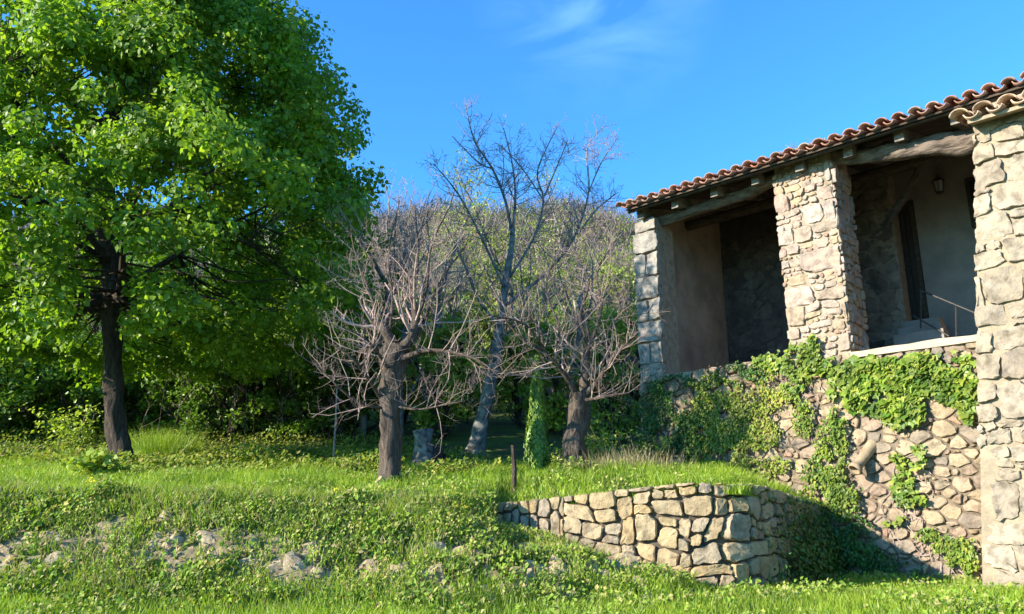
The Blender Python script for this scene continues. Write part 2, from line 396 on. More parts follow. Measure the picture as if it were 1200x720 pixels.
def courses(u0, u1, v0, v1, hb, minh, wr=(.8, 1.9), warp=.04, ps=.75, amax=.30):
    """roughly coursed rubble: bands cut into blocks, blocks cut again, then bent out of true"""
    def make(region, gap):
        out = []; rects = []
        def rec(u, v, w, h):
            if w * h > amax and w > h * 1.1:
                f = rnd.uniform(.35, .65); rec(u, v, w * f, h); rec(u + w * f, v, w * (1 - f), h)
            elif h > minh * 1.9 and (rnd.random() < ps or w * h > amax):
                f = rnd.uniform(.3, .7); rec(u, v, w, h * f); rec(u, v + h * f, w, h * (1 - f))
            elif (w > h * rnd.uniform(1.6, 3.4) and w > minh * 2.0):
                f = rnd.uniform(.3, .7); rec(u, v, w * f, h); rec(u + w * f, v, w * (1 - f), h)
            else: rects.append((u, v, w, h))
        v = v0
        while v < v1:
            h = hb * rnd.uniform(.6, 1.35); u = u0 - rnd.uniform(0, hb)
            while u < u1:
                w = h * rnd.uniform(*wr); rec(u, v + rnd.uniform(-.02, .02), w, h); u += w
            v += h
        sd_ = rnd.uniform(0, 90)
        for u, v, w, h in rects:
            g = gap / 2 * rnd.uniform(.5, 1.5); P = []
            c = [(u + g, v + g), (u + w - g, v + g), (u + w - g, v + h - g), (u + g, v + h - g)]
            for i in range(4):
                a, b = c[i], c[(i + 1) % 4]
                k1, k2 = (rnd.uniform(.05, .22), rnd.uniform(.78, .95))
                for f in (k1, k2): P.append((a[0] + (b[0] - a[0]) * f, a[1] + (b[1] - a[1]) * f))
            P = [(x + warp * noise.noise(Vector((x * 2.3, y * 2.3, sd_))) * 1.6 + rnd.uniform(-.006, .006), y + warp * 1.7 * noise.noise(Vector((x * 2.1, y * 2.8, sd_ + 40))) + rnd.uniform(-.006, .006)) for x, y in P]
            for i in range(len(region)):
                a, b = region[i], region[(i + 1) % len(region)]
                n = (b[1] - a[1], -(b[0] - a[0])); nl = math.hypot(*n); n = (n[0] / nl, n[1] / nl)
                if sum(q[0] for q in region) / len(region) * n[0] + sum(q[1] for q in region) / len(region) * n[1] > a[0] * n[0] + a[1] * n[1]: n = (-n[0], -n[1])
                P = clip(P, n, a[0] * n[0] + a[1] * n[1])
                if len(P) < 3: break
            if len(P) < 3: continue
            A = sum(P[k][0] * P[(k + 1) % len(P)][1] - P[(k + 1) % len(P)][0] * P[k][1] for k in range(len(P))) / 2
            if abs(A) < .0012: continue
            out.append(P if A > 0 else P[::-1])
        return out
    return make
def block_seeds(u0, u1, v0, v1, h, w0, w1, jit=0.15, hv=0.25):
    S = []; v = v0
    while v < v1:
        hh = h * rnd.uniform(1 - hv, 1 + hv); u = u0 - rnd.uniform(0, w1)
        while u < u1 + w1:
            w = rnd.uniform(w0, w1)
            S.append((u + w / 2, v + hh / 2 + rnd.uniform(-1, 1) * jit * hh, 0)); u += w
        v += hh
    return S
def cells(seeds, region, aniso, gap):
    out = []
    S = [(u, v * aniso, r) for u, v, r in seeds]
    for i, (u, v, r) in enumerate(S):
        poly = list(region)
        near = sorted(((s[0] - u) ** 2 + (s[1] - v) ** 2, j) for j, s in enumerate(S) if j != i)[:18]
        for d2, j in near:
            du, dv = S[j][0] - u, S[j][1] - v
            if d2 < 1e-6: continue
            n = (du, dv * aniso); nl = math.hypot(*n)
            c = (S[j][0] ** 2 + S[j][1] ** 2 - u * u - v * v + r * r - S[j][2] ** 2) / 2
            poly = clip(poly, (n[0] / nl, n[1] / nl), c / nl - gap / 2 * rnd.uniform(.6, 1.4))
            if len(poly) < 3: break
        if len(poly) < 3: continue
        A = sum(poly[k][0] * poly[(k + 1) % len(poly)][1] - poly[(k + 1) % len(poly)][0] * poly[k][1] for k in range(len(poly))) / 2
        if abs(A) < 0.0012: continue
        out.append(poly if A > 0 else poly[::-1])
    return out
def stone_verts(poly, proud, rough=0.012, back=0.09, rounded=0.25):
    # soften the corners, split the long edges, dome the face
    P = []
    k = len(poly)
    for i in range(k):
        a, b = poly[i], poly[(i + 1) % k]; L = math.hypot(b[0] - a[0], b[1] - a[1])
        if L < 0.025: continue
        f = min(rounded, 0.018 / L)
        P.append((a[0] + (b[0] - a[0]) * f, a[1] + (b[1] - a[1]) * f))
        ns = int(L / 0.10)
        for q in range(ns):
            g = (q + 1) / (ns + 1); P.append((a[0] + (b[0] - a[0]) * g, a[1] + (b[1] - a[1]) * g))
        P.append((b[0] - (b[0] - a[0]) * f, b[1] - (b[1] - a[1]) * f))
    if len(P) < 3: return None
    cx = sum(p[0] for p in P) / len(P); cy = sum(p[1] for p in P) / len(P)
    R_ = [(p[0] + rnd.uniform(-rough, rough) * .8, p[1] + rnd.uniform(-rough, rough) * .8) for p in P]
    tu, tv = rnd.uniform(-0.16, 0.16), rnd.uniform(-0.14, 0.14)
    V = []; n = len(R_)
    sz = min(max(p[0] for p in P) - min(p[0] for p in P), max(p[1] for p in P) - min(p[1] for p in P))
    off = rnd.uniform(0, 50)
    for fr, w, jj in ((1.0, -back, 0), (1.0, proud * 0.6, 0.005), (1 - min(0.10, 0.010 / sz + 0.01), proud * 0.95, 0.006), (0.52, proud, 0.010)):
        for p in R_:
            if w > proud * .5 and fr > .6: fr_ = fr - rnd.random() ** 3 * .16
            else: fr_ = fr
            u = cx + (p[0] - cx) * fr_; v = cy + (p[1] - cy) * fr_
            ww = w + (noise.noise(Vector((u * 6, v * 6, off))) * min(0.045, sz * .16) if w > proud * .5 else 0) + ((u - cx) * tu + (v - cy) * tv if w > 0 else 0) + rnd.uniform(-jj, jj)
            V.append((u, v, ww))
    V.append((cx, cy, proud + rnd.uniform(-0.01, 0.015)))
    F = []
    for r_ in range(3):
        for i in range(n):
            i2 = (i + 1) % n
            F.append((r_ * n + i, r_ * n + i2, (r_ + 1) * n + i2, (r_ + 1) * n + i))
    for i in range(n): F.append((3 * n + i, 3 * n + (i + 1) % n, 4 * n))
    return V, F, cx, cy, n
def crisp(me, n):
    at_ = me.attributes.new('sharp_edge', 'BOOLEAN', 'EDGE')
    at_.data.foreach_set('value', [(n <= e.vertices[0] < 3 * n) and (n <= e.vertices[1] < 3 * n) and (e.vertices[0] // n == e.vertices[1] // n) for e in me.edges])
    return me
def masonry(parent, O, U, Vv, Wv, region, seeds, aniso, gap, proud, mat, name='stone', rounded=0.25, rough=0.012, minproud=0.5, bulk=None, path=None):
    """each stone an object under parent; cells smaller than bulk (m2) are joined into one part"""
    small = MB(); cnt = 0
    for poly in (seeds(region, gap) if callable(seeds) else cells(seeds, region, aniso, gap)):
        A = sum(poly[k][0] * poly[(k + 1) % len(poly)][1] - poly[(k + 1) % len(poly)][0] * poly[k][1] for k in range(len(poly))) / 2
        sv = stone_verts(poly, proud * rnd.uniform(minproud, 1.3), rough, rounded=rounded)
        if sv is None: continue
        Vl, F, cx, cy, nn_ = sv
        if path:
            O, U, Wv = path(cx); O_ = O + Vv * cy
        else: O_ = O + U * cx + Vv * cy
        VV = [U * (u - cx) + Vv * (v - cy) + Wv * w for u, v, w in Vl]
        if bulk and A < bulk:
            small.add([O_ + v for v in VV], F); continue
        link(name, crisp(py_mesh(name, VV, F, True), nn_), mat, parent, O_); cnt += 1
    if small.V:
        props(small.build('small_stones', M['stone_chink'], parent, smooth_=True), kind='stuff')
    return cnt
UPZ = Vector((0, 0, 1))

# ------------------------------------------------------------------ the stone house with the open loggia
sL, zL = fp(751, 445)
sLi = fp(778, 445)[0]
pA = fp(925, 405)[0]; pB = fp(997, 405)[0]
zRoofL = fp(727, 243, -0.5); zRoofR = fp(1165, 104, -0.5)
def roof_z(s, t):
    f = (s - zRoofR[0]) / (zRoofL[0] - zRoofR[0])
    return zRoofR[1] + (zRoofL[1] - zRoofR[1]) * f + (t + 0.5) * math.tan(R(15))
zLedge = (fp(1145, 392)[1] + fp(1005, 413)[1]) / 2
zSill = fp(860, 428)[1]
zBeamL = fp(760, 258)[1]; zBeamM = fp(905, 205)[1]
BASE = 0.3
print('sL', sL, 'pillar', pA, pB, 'ledge', zLedge, 'sill', zSill, 'roof', zRoofL, zRoofR, 'beam', zBeamL, zBeamM)
DEP = 2.9
house = thing('stone_house', 'old stone house with open timber loggia, red tile roof and ivy on its lower wall', 'house', W(2, 0, 0.7))
# lower wall
mb = MB(); mb.fbox(-2.0, sL, 0.0, 0.7, BASE, zLedge - 0.10)
lw = mb.build('lower_wall', M['mortar_low'], house)
O0 = W(0, 0, 0); OutN = -N2
sPierL = fp(1145, 690, -0.6)[0]
reg = [(-0.9, 0.55), (sL + 0.02, 0.55), (sL + 0.02, zSill), (pA, zSill + 0.02), (pA - 0.02, zLedge - 0.02), (-0.9, zLedge - 0.02)]
S1 = rubble_seeds(-0.3, sL, 0.5, zLedge, 1.35, 0.05, 0.19, 2.0, .70, 4200)
n1 = masonry(lw, O0, D2, UPZ, OutN, reg, S1, 1.35, 0.024, 0.04, M['stone_wall'], bulk=0.0165)
print('lower wall stones', n1)
# pale ledge over the lower wall in the right bay, rough coping stones in the left bay
mb = MB()
N_ = 14
prev = None
for k in range(N_ + 1):
    s = -1.2 + (pB + 1.2) * k / N_
    dz = rnd.uniform(-0.015, 0.015); dt = rnd.uniform(-0.02, 0.02)
    cur = [W(s, -0.07 + dt, zLedge - 0.10), W(s, 0.75, zLedge - 0.10), W(s, 0.75, zLedge + 0.0), W(s, -0.075 + dt, zLedge + dz)]
    if prev:
        b0 = len(mb.V); mb.V += prev + cur
        mb.F += [(b0, b0 + 4, b0 + 5, b0 + 1), (b0 + 1, b0 + 5, b0 + 6, b0 + 2), (b0 + 2, b0 + 6, b0 + 7, b0 + 3), (b0 + 3, b0 + 7, b0 + 4, b0)]
    prev = cur
mb.build('ledge', M['ledge'], house)

# central pillar
zPt = fp(945, 178)[1]
print('pillar top', zPt, 'door', fp(1049, 350, 3.05)[0], fp(1081, 350, 3.05)[0])
mb = MB(); mb.fbox(pB + 0.012, pA - 0.012, 0.004, 0.75, zLedge - 0.3, zPt)
pil = mb.build('pillar', M['mortar'], house)
regp = [(pB, zSill - 0.1), (pA, zSill - 0.1), (pA + 0.03, zPt + 0.1), (pB + 0.02, zPt + 0.14)]
S2 = courses(pB, pA, zSill - .1, zPt + .1, 0.30, 0.080, (.8, 1.8), .045, .62)
n2 = masonry(pil, O0, D2, UPZ, OutN, regp, S2, 1.5, 0.016, 0.030, M['stone_pillar'], bulk=0.006)
regr = [(0.0, zSill - 0.05), (0.78, zSill - 0.05), (0.78, zPt + 0.05), (0.0, zPt + 0.1)]
S3 = courses(0, 0.78, zSill, zPt + .1, 0.32, 0.10, (.8, 1.8), .03, .6)
n3 = masonry(pil, W(pB, 0, 0), N2, UPZ, -D2, regr, S3, 1.4, 0.014, 0.03, M['stone_pillar'])
print('pillar stones', n2, n3)
# grey end pier at the far left
zPe = fp(765, 256)[1]
mb = MB(); mb.fbox(sLi + 0.02, sL - 0.01, 0.03, 0.62, zSill - 0.05, zPe)
ep = mb.build('end_pier', M['mortar'], house)
rege = [(sLi, zSill - 0.12), (sL + 0.01, zSill - 0.12), (sL + 0.01, zPe + 0.02), (sLi, zPe + 0.02)]
S4 = []
v = zSill - 0.1
while v < zPe:
    hh = rnd.uniform(0.26, 0.5)
    if rnd.random() < 0.3: S4 += [((sLi * .75 + sL * .25), v + hh / 2, 0), ((sLi * .2 + sL * .8), v + hh / 2, 0)]
    else: S4.append(((sLi + sL) / 2 + rnd.uniform(-.05, .05), v + hh / 2, 0))
    v += hh
masonry(ep, O0, D2, UPZ, OutN, rege, S4, 2.2, 0.018, 0.035, M['stone_end'], rounded=0.3)
# inner walls, floor
def gable(sa, sb, ta, tb, z0):
    mb = MB(); z = lambda s, t: roof_z(s, t) - .11
    mb.hexa([W(sa, ta, z0), W(sb, ta, z0), W(sb, tb, z0), W(sa, tb, z0), W(sa, ta, z(sa, ta)), W(sb, ta, z(sb, ta)), W(sb, tb, z(sb, tb)), W(sa, tb, z(sa, tb))])
    return mb
gable(sL - 0.30, sL - 0.012, 0.62, DEP, 3.2).build('end_wall', M['plaster_beige'], house)
dSplit = fp(1046, 350, DEP + .15)[0]
mb = MB(); mb.fbox(-5.5, dSplit, DEP + 0.15, DEP + 0.6, 0.8, roof_z(0, DEP) - .12); mb.build('back_wall', M['plaster_pale'], house)
mb = MB(); mb.fbox(dSplit, sL - .004, DEP, DEP + 0.6, 0.8, roof_z(sL, DEP) - .12); bwl = mb.build('rear_stone_wall', M['shade_mortar'], house)
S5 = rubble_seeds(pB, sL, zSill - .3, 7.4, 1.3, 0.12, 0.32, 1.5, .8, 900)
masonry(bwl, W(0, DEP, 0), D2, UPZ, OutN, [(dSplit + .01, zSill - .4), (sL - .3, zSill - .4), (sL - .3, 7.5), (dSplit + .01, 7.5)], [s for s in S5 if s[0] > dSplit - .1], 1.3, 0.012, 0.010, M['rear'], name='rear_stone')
mb = MB(); mb.fbox(-5.5, sL - 0.02, 0.7, DEP + 0.16, 3.35, 3.55); mb.build('loggia_floor', M['plaster'], house)
mb = MB(); mb.fbox(-5.5, -5.1, -0.2, DEP, 0.5, 8.3); mb.build('side_wall', M['plaster_pale'], house)
mb = gable(sL - 0.4, sL - 0.02, DEP + .6, 5.8, 0.8); mb.fbox(-5.5, sL - .03, 6.0, 6.4, 0.8, 7.9); mb.build('outer_wall', M['plaster'], house)
# inner pier beside the door, standing against the rear wall
TI = 2.62
iA = fp(1004, 300, TI)[0]; iB = fp(1052, 300, TI)[0]
zI = fp(1030, 205, TI)[1]
mb = MB(); mb.fbox(iB, iA, TI, DEP + 0.15, 3.5, zI + 0.35)
ip = mb.build('inner_pier', M['mortar'], house)
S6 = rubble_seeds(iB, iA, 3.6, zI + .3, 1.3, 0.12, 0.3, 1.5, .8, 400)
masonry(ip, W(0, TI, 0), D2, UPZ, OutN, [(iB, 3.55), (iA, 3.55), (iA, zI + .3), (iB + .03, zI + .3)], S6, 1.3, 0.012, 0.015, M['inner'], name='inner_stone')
print('inner pier', iA, iB, 'pillar', pA, pB)
# unseen wall behind the central pillar, added to keep sun off the inner pier
mb = MB(); mb.fbox(pA - 0.28, pA - 0.06, 0.76, DEP - .01, 3.5, zPt + .5); mb.build('sun_block_wall', M['plaster'], house)
# door at the back
TD = DEP + 0.15
dA = fp(1049, 350, TD)[0]; dB = fp(1081, 350, TD)[0]; zDt = fp(1070, 240, TD)[1]; zDb = fp(1070, 395, TD)[1]
mb = MB(); mb.fbox(dB, dA, TD - 0.06, TD + 0.01, zDb - 0.2, zDt)
door = mb.build('door', M['door'], house)
mb = MB(); mb.fbox(dB - 0.07, dB, TD - 0.09, TD + .01, zDb - 0.2, zDt + .07); mb.fbox(dB, dA, TD - 0.09, TD + .01, zDt + .002, zDt + 0.07); mb.build('door_frame', M['wood_dark'], door)
npl = 5
for k in range(npl):
    a0 = dB + (dA - dB) * k / npl + 0.008; a1 = dB + (dA - dB) * (k + 1) / npl - 0.008
    mb = MB(); mb.fbox(a0, a1, TD - 0.085, TD - 0.062, zDb - 0.2, zDt - 0.01); mb.build('plank', M['door'], door)
mb = MB(); mb.tube([W(dB + .1, TD - .12, (zDb + zDt) / 2), W(dB + .22, TD - .12, (zDb + zDt) / 2)], [.012, .012], 6); mb.build('handle', M['iron'], door)
# small window near the right pier
wA = fp(1135, 240, TD)[0]; wz1 = fp(1140, 208, TD)[1]; wz0 = fp(1140, 268, TD)[1]
mb = MB(); mb.fbox(wA - 0.75, wA, TD - 0.035, TD + 0.01, wz0, wz1); wf = mb.build('window', M['wood_dark'], house)
mb = MB(); mb.fbox(wA - 0.68, wA - 0.40, TD - 0.045, TD - .037, wz0 + .07, wz1 - .07); mb.fbox(wA - 0.36, wA - 0.07, TD - 0.045, TD - .037, wz0 + .07, wz1 - .07)
mb.build('pane', mk_plain('dark_glass', (0.01, 0.012, 0.014), (0.02, 0.022, 0.025), 3, rough=0.15, bs=0.0), wf)
# landing block with steps below the door
zst = fp(1080, 372, 2.2)[1]
mb = MB()
for k in range(3):
    mb.fbox(fp(1112, 385, 2.1)[0] + 0.1 * k, iB - .01, 1.75 + 0.3 * k, 2.045 + 0.3 * k, 3.55, zst - 0.34 + 0.17 * k)
mb.build('steps', M['plaster_pale'], house)

# logs: two weathered lintel beams
def log(p0, p1, r0, r1, mat, name, seg=22, sag=0.05, wob=0.22):
    mb = MB(); pts = []; rad = []
    for k in range(seg + 1):
        f = k / seg
        p = p0.lerp(p1, f) + Vector((0, 0, -sag * math.sin(math.pi * f))) + Vector((noise.noise(Vector((f * 5, 1, r0 * 9))), noise.noise(Vector((f * 5, 7, r0 * 9))), noise.noise(Vector((f * 6, 3, r0 * 9))))) * 0.05
        pts.append(p); rad.append(r0 + (r1 - r0) * f + noise.noise(Vector((f * 9, 5, 2))) * 0.015)
    mb.tube(pts, rad, 14, True, wob)
    return mb.build(name, mat, house, smooth_=True)
zb2a = fp(990, 172)[1]; zb2b = fp(1142, 158)[1]
log(W(sL - 0.05, 0.22, zBeamL - 0.02), W(pA - 0.25, 0.22, zBeamM + .02), 0.095, 0.12, M['wood_grey'], 'log_beam')
log(W(pB + 0.25, 0.20, zb2a + 0.0), W(-0.9, 0.20, zb2b - 0.02), 0.145, 0.18, M['wood_grey'], 'log_beam', wob=0.35)
# rafters on the logs
nR = 10
for k in range(nR):
    s = sL - 0.25 - k * 0.80
    mb = MB(); w_ = 0.07
    P = []
    for tt in (-0.18 + rnd.uniform(-.04, .04), 5.6):
        zt = roof_z(s, tt) - 0.10
        P += [W(s - w_, tt, zt - 0.19), W(s + w_, tt, zt - 0.19), W(s + w_, tt, zt), W(s - w_, tt, zt)]
    mb.add(P, [(0, 1, 2, 3), (7, 6, 5, 4), (0, 4, 5, 1), (1, 5, 6, 2), (2, 6, 7, 3), (3, 7, 4, 0)])
    mb.build('rafter', M['wood_raft'], house)
# inner purlin and strut
mb = MB(); mb.tube([W(sL - .3, 1.5, roof_z(sL, 1.5) - 0.45), W(-4, 1.5, roof_z(-4, 1.5) - 0.45)], [0.1, 0.1], 8); mb.build('purlin', M['wood_dark'], house)
q0 = fp(1036, 264, 1.85); q1 = fp(1074, 206, 1.6)
mb = MB(); mb.tube([W(q0[0], 1.95, q0[1]), W(q1[0], 1.6, q1[1]), W(q1[0] - .3, 1.4, q1[1] + .5)], [0.075, 0.07, 0.07], 8); mb.build('strut', M['wood_dark'], house)
# roof deck
mb = MB(); s0, s1 = -5.4, zRoofL[0] - 0.06
P = []
for (s, t) in ((s0, -0.42), (s1, -0.42), (s1, 5.9), (s0, 5.9)):
    P.append(W(s, t, roof_z(s, t) - 0.095))
P += [p + Vector((0, 0, 0.03)) for p in P]
mb.hexa(P); roof = mb.build('roof', M['wood_dark'], house)
# board along the eave
mb = MB(); P = [W(s0, -0.36, roof_z(s0, -.4) - .125), W(s1, -0.36, roof_z(s1, -.4) - .125), W(s1, -0.30, roof_z(s1, -.4) - .125), W(s0, -0.30, roof_z(s0, -.4) - .125)]
P += [p + Vector((0, 0, 0.03)) for p in P]; mb.hexa(P); mb.build('eave_board', M['wood_dark'], roof)

def tile_mesh(cover, r0=0.098, r1=0.078, L=0.46, th=0.016, n=9, arc=168):
    V = []; F = []
    for yy, rr in ((0.0, r0 if cover else r1), (L, r1 if cover else r0)):
        for rad in (rr, rr - th):
            for k in range(n):
                a = R(90 - arc / 2 + arc * k / (n - 1))
                z = rad * math.sin(a)
                V.append((rad * math.cos(a), yy, (z if cover else -z) * .80))
    def ix(e, s, k): return e * 2 * n + s * n + k
    for k in range(n - 1):
        F += [(ix(0, 0, k), ix(0, 0, k + 1), ix(1, 0, k + 1), ix(1, 0, k)), (ix(0, 1, k + 1), ix(0, 1, k), ix(1, 1, k), ix(1, 1, k + 1)),
              (ix(0, 1, k), ix(0, 1, k + 1), ix(0, 0, k + 1), ix(0, 0, k)), (ix(1, 0, k), ix(1, 0, k + 1), ix(1, 1, k + 1), ix(1, 1, k))]
    F += [(ix(0, 0, 0), ix(1, 0, 0), ix(1, 1, 0), ix(0, 1, 0)), (ix(0, 1, n - 1), ix(1, 1, n - 1), ix(1, 0, n - 1), ix(0, 0, n - 1))]
    return V, F
def lay_tiles(parent, zf, s_start, n_cols, pitch, t0, rows, mat, part_rows, r0, r1, scale=1.0, dirs=None):
    tv = {c: tile_mesh(c, r0, r1) for c in (True, False)}
    me = {c: py_mesh('roof_tile', tv[c][0], tv[c][1], True) for c in (True, False)}
    sx = (W(1, 0, zf(1, 0)) - W(0, 0, zf(0, 0))).normalized()
    sy = (W(0, 1, zf(0, 1)) - W(0, 0, zf(0, 0))).normalized(); nz_ = (-sx).cross(sy).normalized(); X_ = sy.cross(nz_).normalized()
    field = MB()
    for r_ in range(rows):
        for c in range(n_cols):
            for cover in (False, True):
                s = s_start + c * pitch + (pitch / 2 if cover else 0); t = t0 + r_ * 0.35 + (rnd.uniform(-0.03, 0.03) if r_ == 0 else rnd.uniform(-.01, .01)) + (0.02 if cover else 0)
                p = W(s, t, zf(s, t)) + nz_ * ((0.028 if cover else 0.022) + rnd.uniform(-0.006, 0.008) + 0.006 * 0)
                yaw = rnd.uniform(-0.05, 0.05); tilt = 0.035 + rnd.uniform(-.02, .02)
                Mx = Matrix((X_, sy, nz_)).transposed() @ Matrix.Rotation(yaw, 3, 'Z') @ Matrix.Rotation(-tilt, 3, 'X')
                if r_ < part_rows:
                    o = link('roof_tile', me[cover], mat, parent, p)
                    o.rotation_euler = Mx.to_euler()
                else:
                    field.add([p + Mx @ Vector(v) for v in tv[cover][0]], tv[cover][1])
    if field.V: props(field.build('tile_field', mat, parent, smooth_=True), kind='stuff')
ncol = int((zRoofL[0] + 3.4) / 0.245)
lay_tiles(roof, roof_z, zRoofL[0] - 0.10 - ncol * 0.245, ncol + 1, 0.245, -0.52, 17, M['tile'], 3, 0.098, 0.08)
# far slope of the roof
mb = MB()
P = [W(s0, 5.88, roof_z(s0, 5.9) - .08), W(s1, 5.88, roof_z(s1, 5.9) - .08), W(s1, 9.5, roof_z(s1, 5.9) - 1.1), W(s0, 9.5, roof_z(s0, 5.9) - 1.1)]
P += [p + Vector((0, 0, .06)) for p in P]; mb.hexa(P); mb.build('rear_roof_slope', M['tile'], house)
mb = MB(); mb.fbox(-5.5, sL - .01, 6.41, 9.2, 1.5, 7.4); mb.build('rear_rooms', M['plaster'], house)
# twigs and straw of an old nest on the pillar top
mb = MB()
for k in range(70):
    s = rnd.uniform(pB + .1, pA - .1); t = rnd.uniform(-0.05, 0.15); z = zPt + rnd.uniform(0.05, 0.14)
    p = W(s, t, z); q = p + Vector((rnd.uniform(-.14, .14), rnd.uniform(-.14, .14), rnd.uniform(-.12, .16)))
    mb.tube([p, q], [0.004, 0.002], 3, False)
props(mb.build('straw_nest', M['leaf_dry'], origin=W((pA + pB) / 2, 0, zPt)), 'dry straw and twigs stuck on top of the central stone pillar under the eave', 'nest')

# ------------------------------------------------------------------ near building corner at the right edge
TP = -0.62
b0 = fp(1145, 700, TP)[0]; bz = 0.35
s_t, z_t = fp(1141, 136, TP)
print('near pier', b0, s_t, z_t)
near = thing('stone_building', 'nearer stone building corner at the right edge, pale mortared blocks under pale tiles', 'building', W(b0 - 1, TP, 0.7))
O1 = W(0, TP, 0)
mb = MB()
mb.hexa([W(b0 - 4.2, TP + .02, bz), W(b0 - .02, TP + .02, bz), W(b0 - .02, TP + 0.6, bz), W(b0 - 4.2, TP + .6, bz),
         W(b0 - 4.2, TP + .02, z_t + .12), W(s_t - .02, TP + .02, z_t + .12), W(s_t - .02, TP + .6, z_t + .12), W(b0 - 4.2, TP + .6, z_t + .12)])
nw = mb.build('wall', M['mortar_pier'], near)
S7 = courses(b0 - 2.4, s_t + .3, 0.4, z_t + .1, 0.40, 0.15, (1.0, 2.4), .05, .5)
regn = [(b0 - 2.3, 0.4), (b0, 0.4), (s_t, z_t + .1), (b0 - 2.3, z_t + .1)]
print('near stones', masonry(nw, O1, D2, UPZ, OutN, regn, S7, 1.6, 0.016, 0.022, M['stone_pier'], rounded=0.3, rough=0.02))
ze = fp(1127, 140, TP - .35); 
def near_roof(s, t): return ze[1] + 0.0 + (t - (TP - .35)) * math.tan(R(15)) + 0.04
mb = MB()
s0n, s1n = b0 - 4.0, ze[0] - 0.05
P = [W(s, t, near_roof(s, t) - 0.12) for s, t in ((s0n, TP - .28), (s1n, TP - .28), (s1n, TP + 1.0), (s0n, TP + 1.0))]
P += [p + Vector((0, 0, .05)) for p in P]; mb.hexa(P); nr = mb.build('roof', M['mortar_pier'], near)
lay_tiles(nr, near_roof, ze[0] - 0.12 - 0.29 * 11, 12, 0.29, TP - .38, 4, M['tile_pale'], 2, 0.125, 0.1)

# ------------------------------------------------------------------ terrace retaining wall
tw = thing('terrace_wall', 'dry stone terrace wall of big golden angular stones holding up the grass', 'wall', Vector((2.2, 10.1, 0.7)))
ua = (WPATH[1] - WPATH[0]).length; ub = WLEN - (WPATH[-1] - WPATH[-2]).length
def ztop(u): return float(np.interp(u, [0, ua, ub, WLEN], [Az, Cz, Cz - .01, Rz]))
mb = MB(); prev = None
for k in range(41):
    u = WLEN * k / 40; p, t, n = wpath(u)
    cur = [p - n * .02 + UPZ * .2, p - n * .34 + UPZ * .2, p - n * .34 + UPZ * (ztop(u) - .08), p - n * .02 + UPZ * (ztop(u) - .08)]
    if prev:
        b0_ = len(mb.V); mb.V += prev + cur
        mb.F += [(b0_, b0_ + 4, b0_ + 7, b0_ + 3), (b0_ + 3, b0_ + 7, b0_ + 6, b0_ + 2), (b0_ + 1, b0_ + 2, b0_ + 6, b0_ + 5)]
    prev = cur
core = mb.build('wall_core', M['mortar_dark'], tw)
treg = [(0, .35), (WLEN, .35), (WLEN, Rz), (ub, Cz + .03), (ua, Cz + .05), (0, Az + .02)]
def tseeds(region, gap):
    cut = 0.95; S = []; u = 0.0
    while u < cut:
        w = rnd.uniform(0.08, 0.19)
        for vv in (1.86, 1.55, 1.25, 0.8): S.append((u + w / 2, vv + rnd.uniform(-.09, .09), 0))
        u += w
    return cells(S, clip(list(region), (1, 0), cut), 0.5, gap) + courses(cut, WLEN, .35, 2.1, .42, .13, (.8, 1.6), .09, .5, .115)(clip(list(region), (-1, 0), -cut), gap)
print('terrace stones', masonry(core, None, None, UPZ, None, treg, tseeds, 1, .018, .05, M['stone_warm'], rounded=.22, path=wpath))

# ------------------------------------------------------------------ rubble bank on the left
def rock_mesh(seed, flat=0.6):
    import bmesh
    bm = bmesh.new(); bmesh.ops.create_icosphere(bm, subdivisions=2, radius=1)
    for v in bm.verts:
        q = v.co.copy()
        f = 1 + 0.42 * noise.noise(q * 1.3 + Vector((seed * 9.1, 0, 0))) + 0.14 * noise.noise(q * 3.5 + Vector((0, seed * 5, 0)))
        # flatten towards a few random planes for a broken-rock look
        v.co = q * f
    r_ = random.Random(seed)
    for k in range(7):
        n = Vector((r_.gauss(0, 1), r_.gauss(0, 1), r_.gauss(0, 1))).normalized(); c = r_.uniform(0.55, 0.85)
        for v in bm.verts:
            d = v.co.dot(n)
            if d > c: v.co -= n * (d - c) * 0.92
    for v in bm.verts: v.co.z *= 1; v.co.y *= flat
    me = bpy.data.meshes.new('stone'); bm.to_mesh(me); bm.free()
    return me
ROCKS = [rock_mesh(k) for k in range(9)]
for me in ROCKS: me.materials.append(M['stone_rubble'])
def on_bank(px, py):
    # nearest hit of the pixel's ray with the terrain
    r = ray(px, py); k = 5.0
    while k < 40:
        p = CAM + r * k
        if H(p.x, p.y) > p.z: return p
        k += 0.03
    return None
rub = thing('rubble_wall', 'tumbled overgrown rubble wall below the grass bank, pale stones showing through weeds', 'wall', Vector((-2.5, 9.0, 0.8)))
clusters = [(60, 655, 60, 18, 14), (130, 640, 50, 22, 12), (190, 650, 45, 22, 12), (100, 665, 70, 14, 8), (330, 655, 50, 30, 12), (300, 680, 60, 14, 8),
            (450, 680, 50, 22, 12), (520, 690, 50, 20, 12), (600, 690, 40, 22, 9), (650, 650, 35, 25, 10), (700, 690, 45, 15, 7), (15, 670, 20, 12, 5), (560, 650, 60, 20, 6), (240, 640, 40, 16, 6)]
nst = 0; RUBPOS = []
fixed = [(632, 631, 13), (683, 640, 12), (712, 642, 20), (727, 668, 20), (700, 622, 12), (655, 668, 14), (668, 705, 12), (765, 660, 10), (800, 668, 13), (830, 672, 12), (610, 690, 14)]
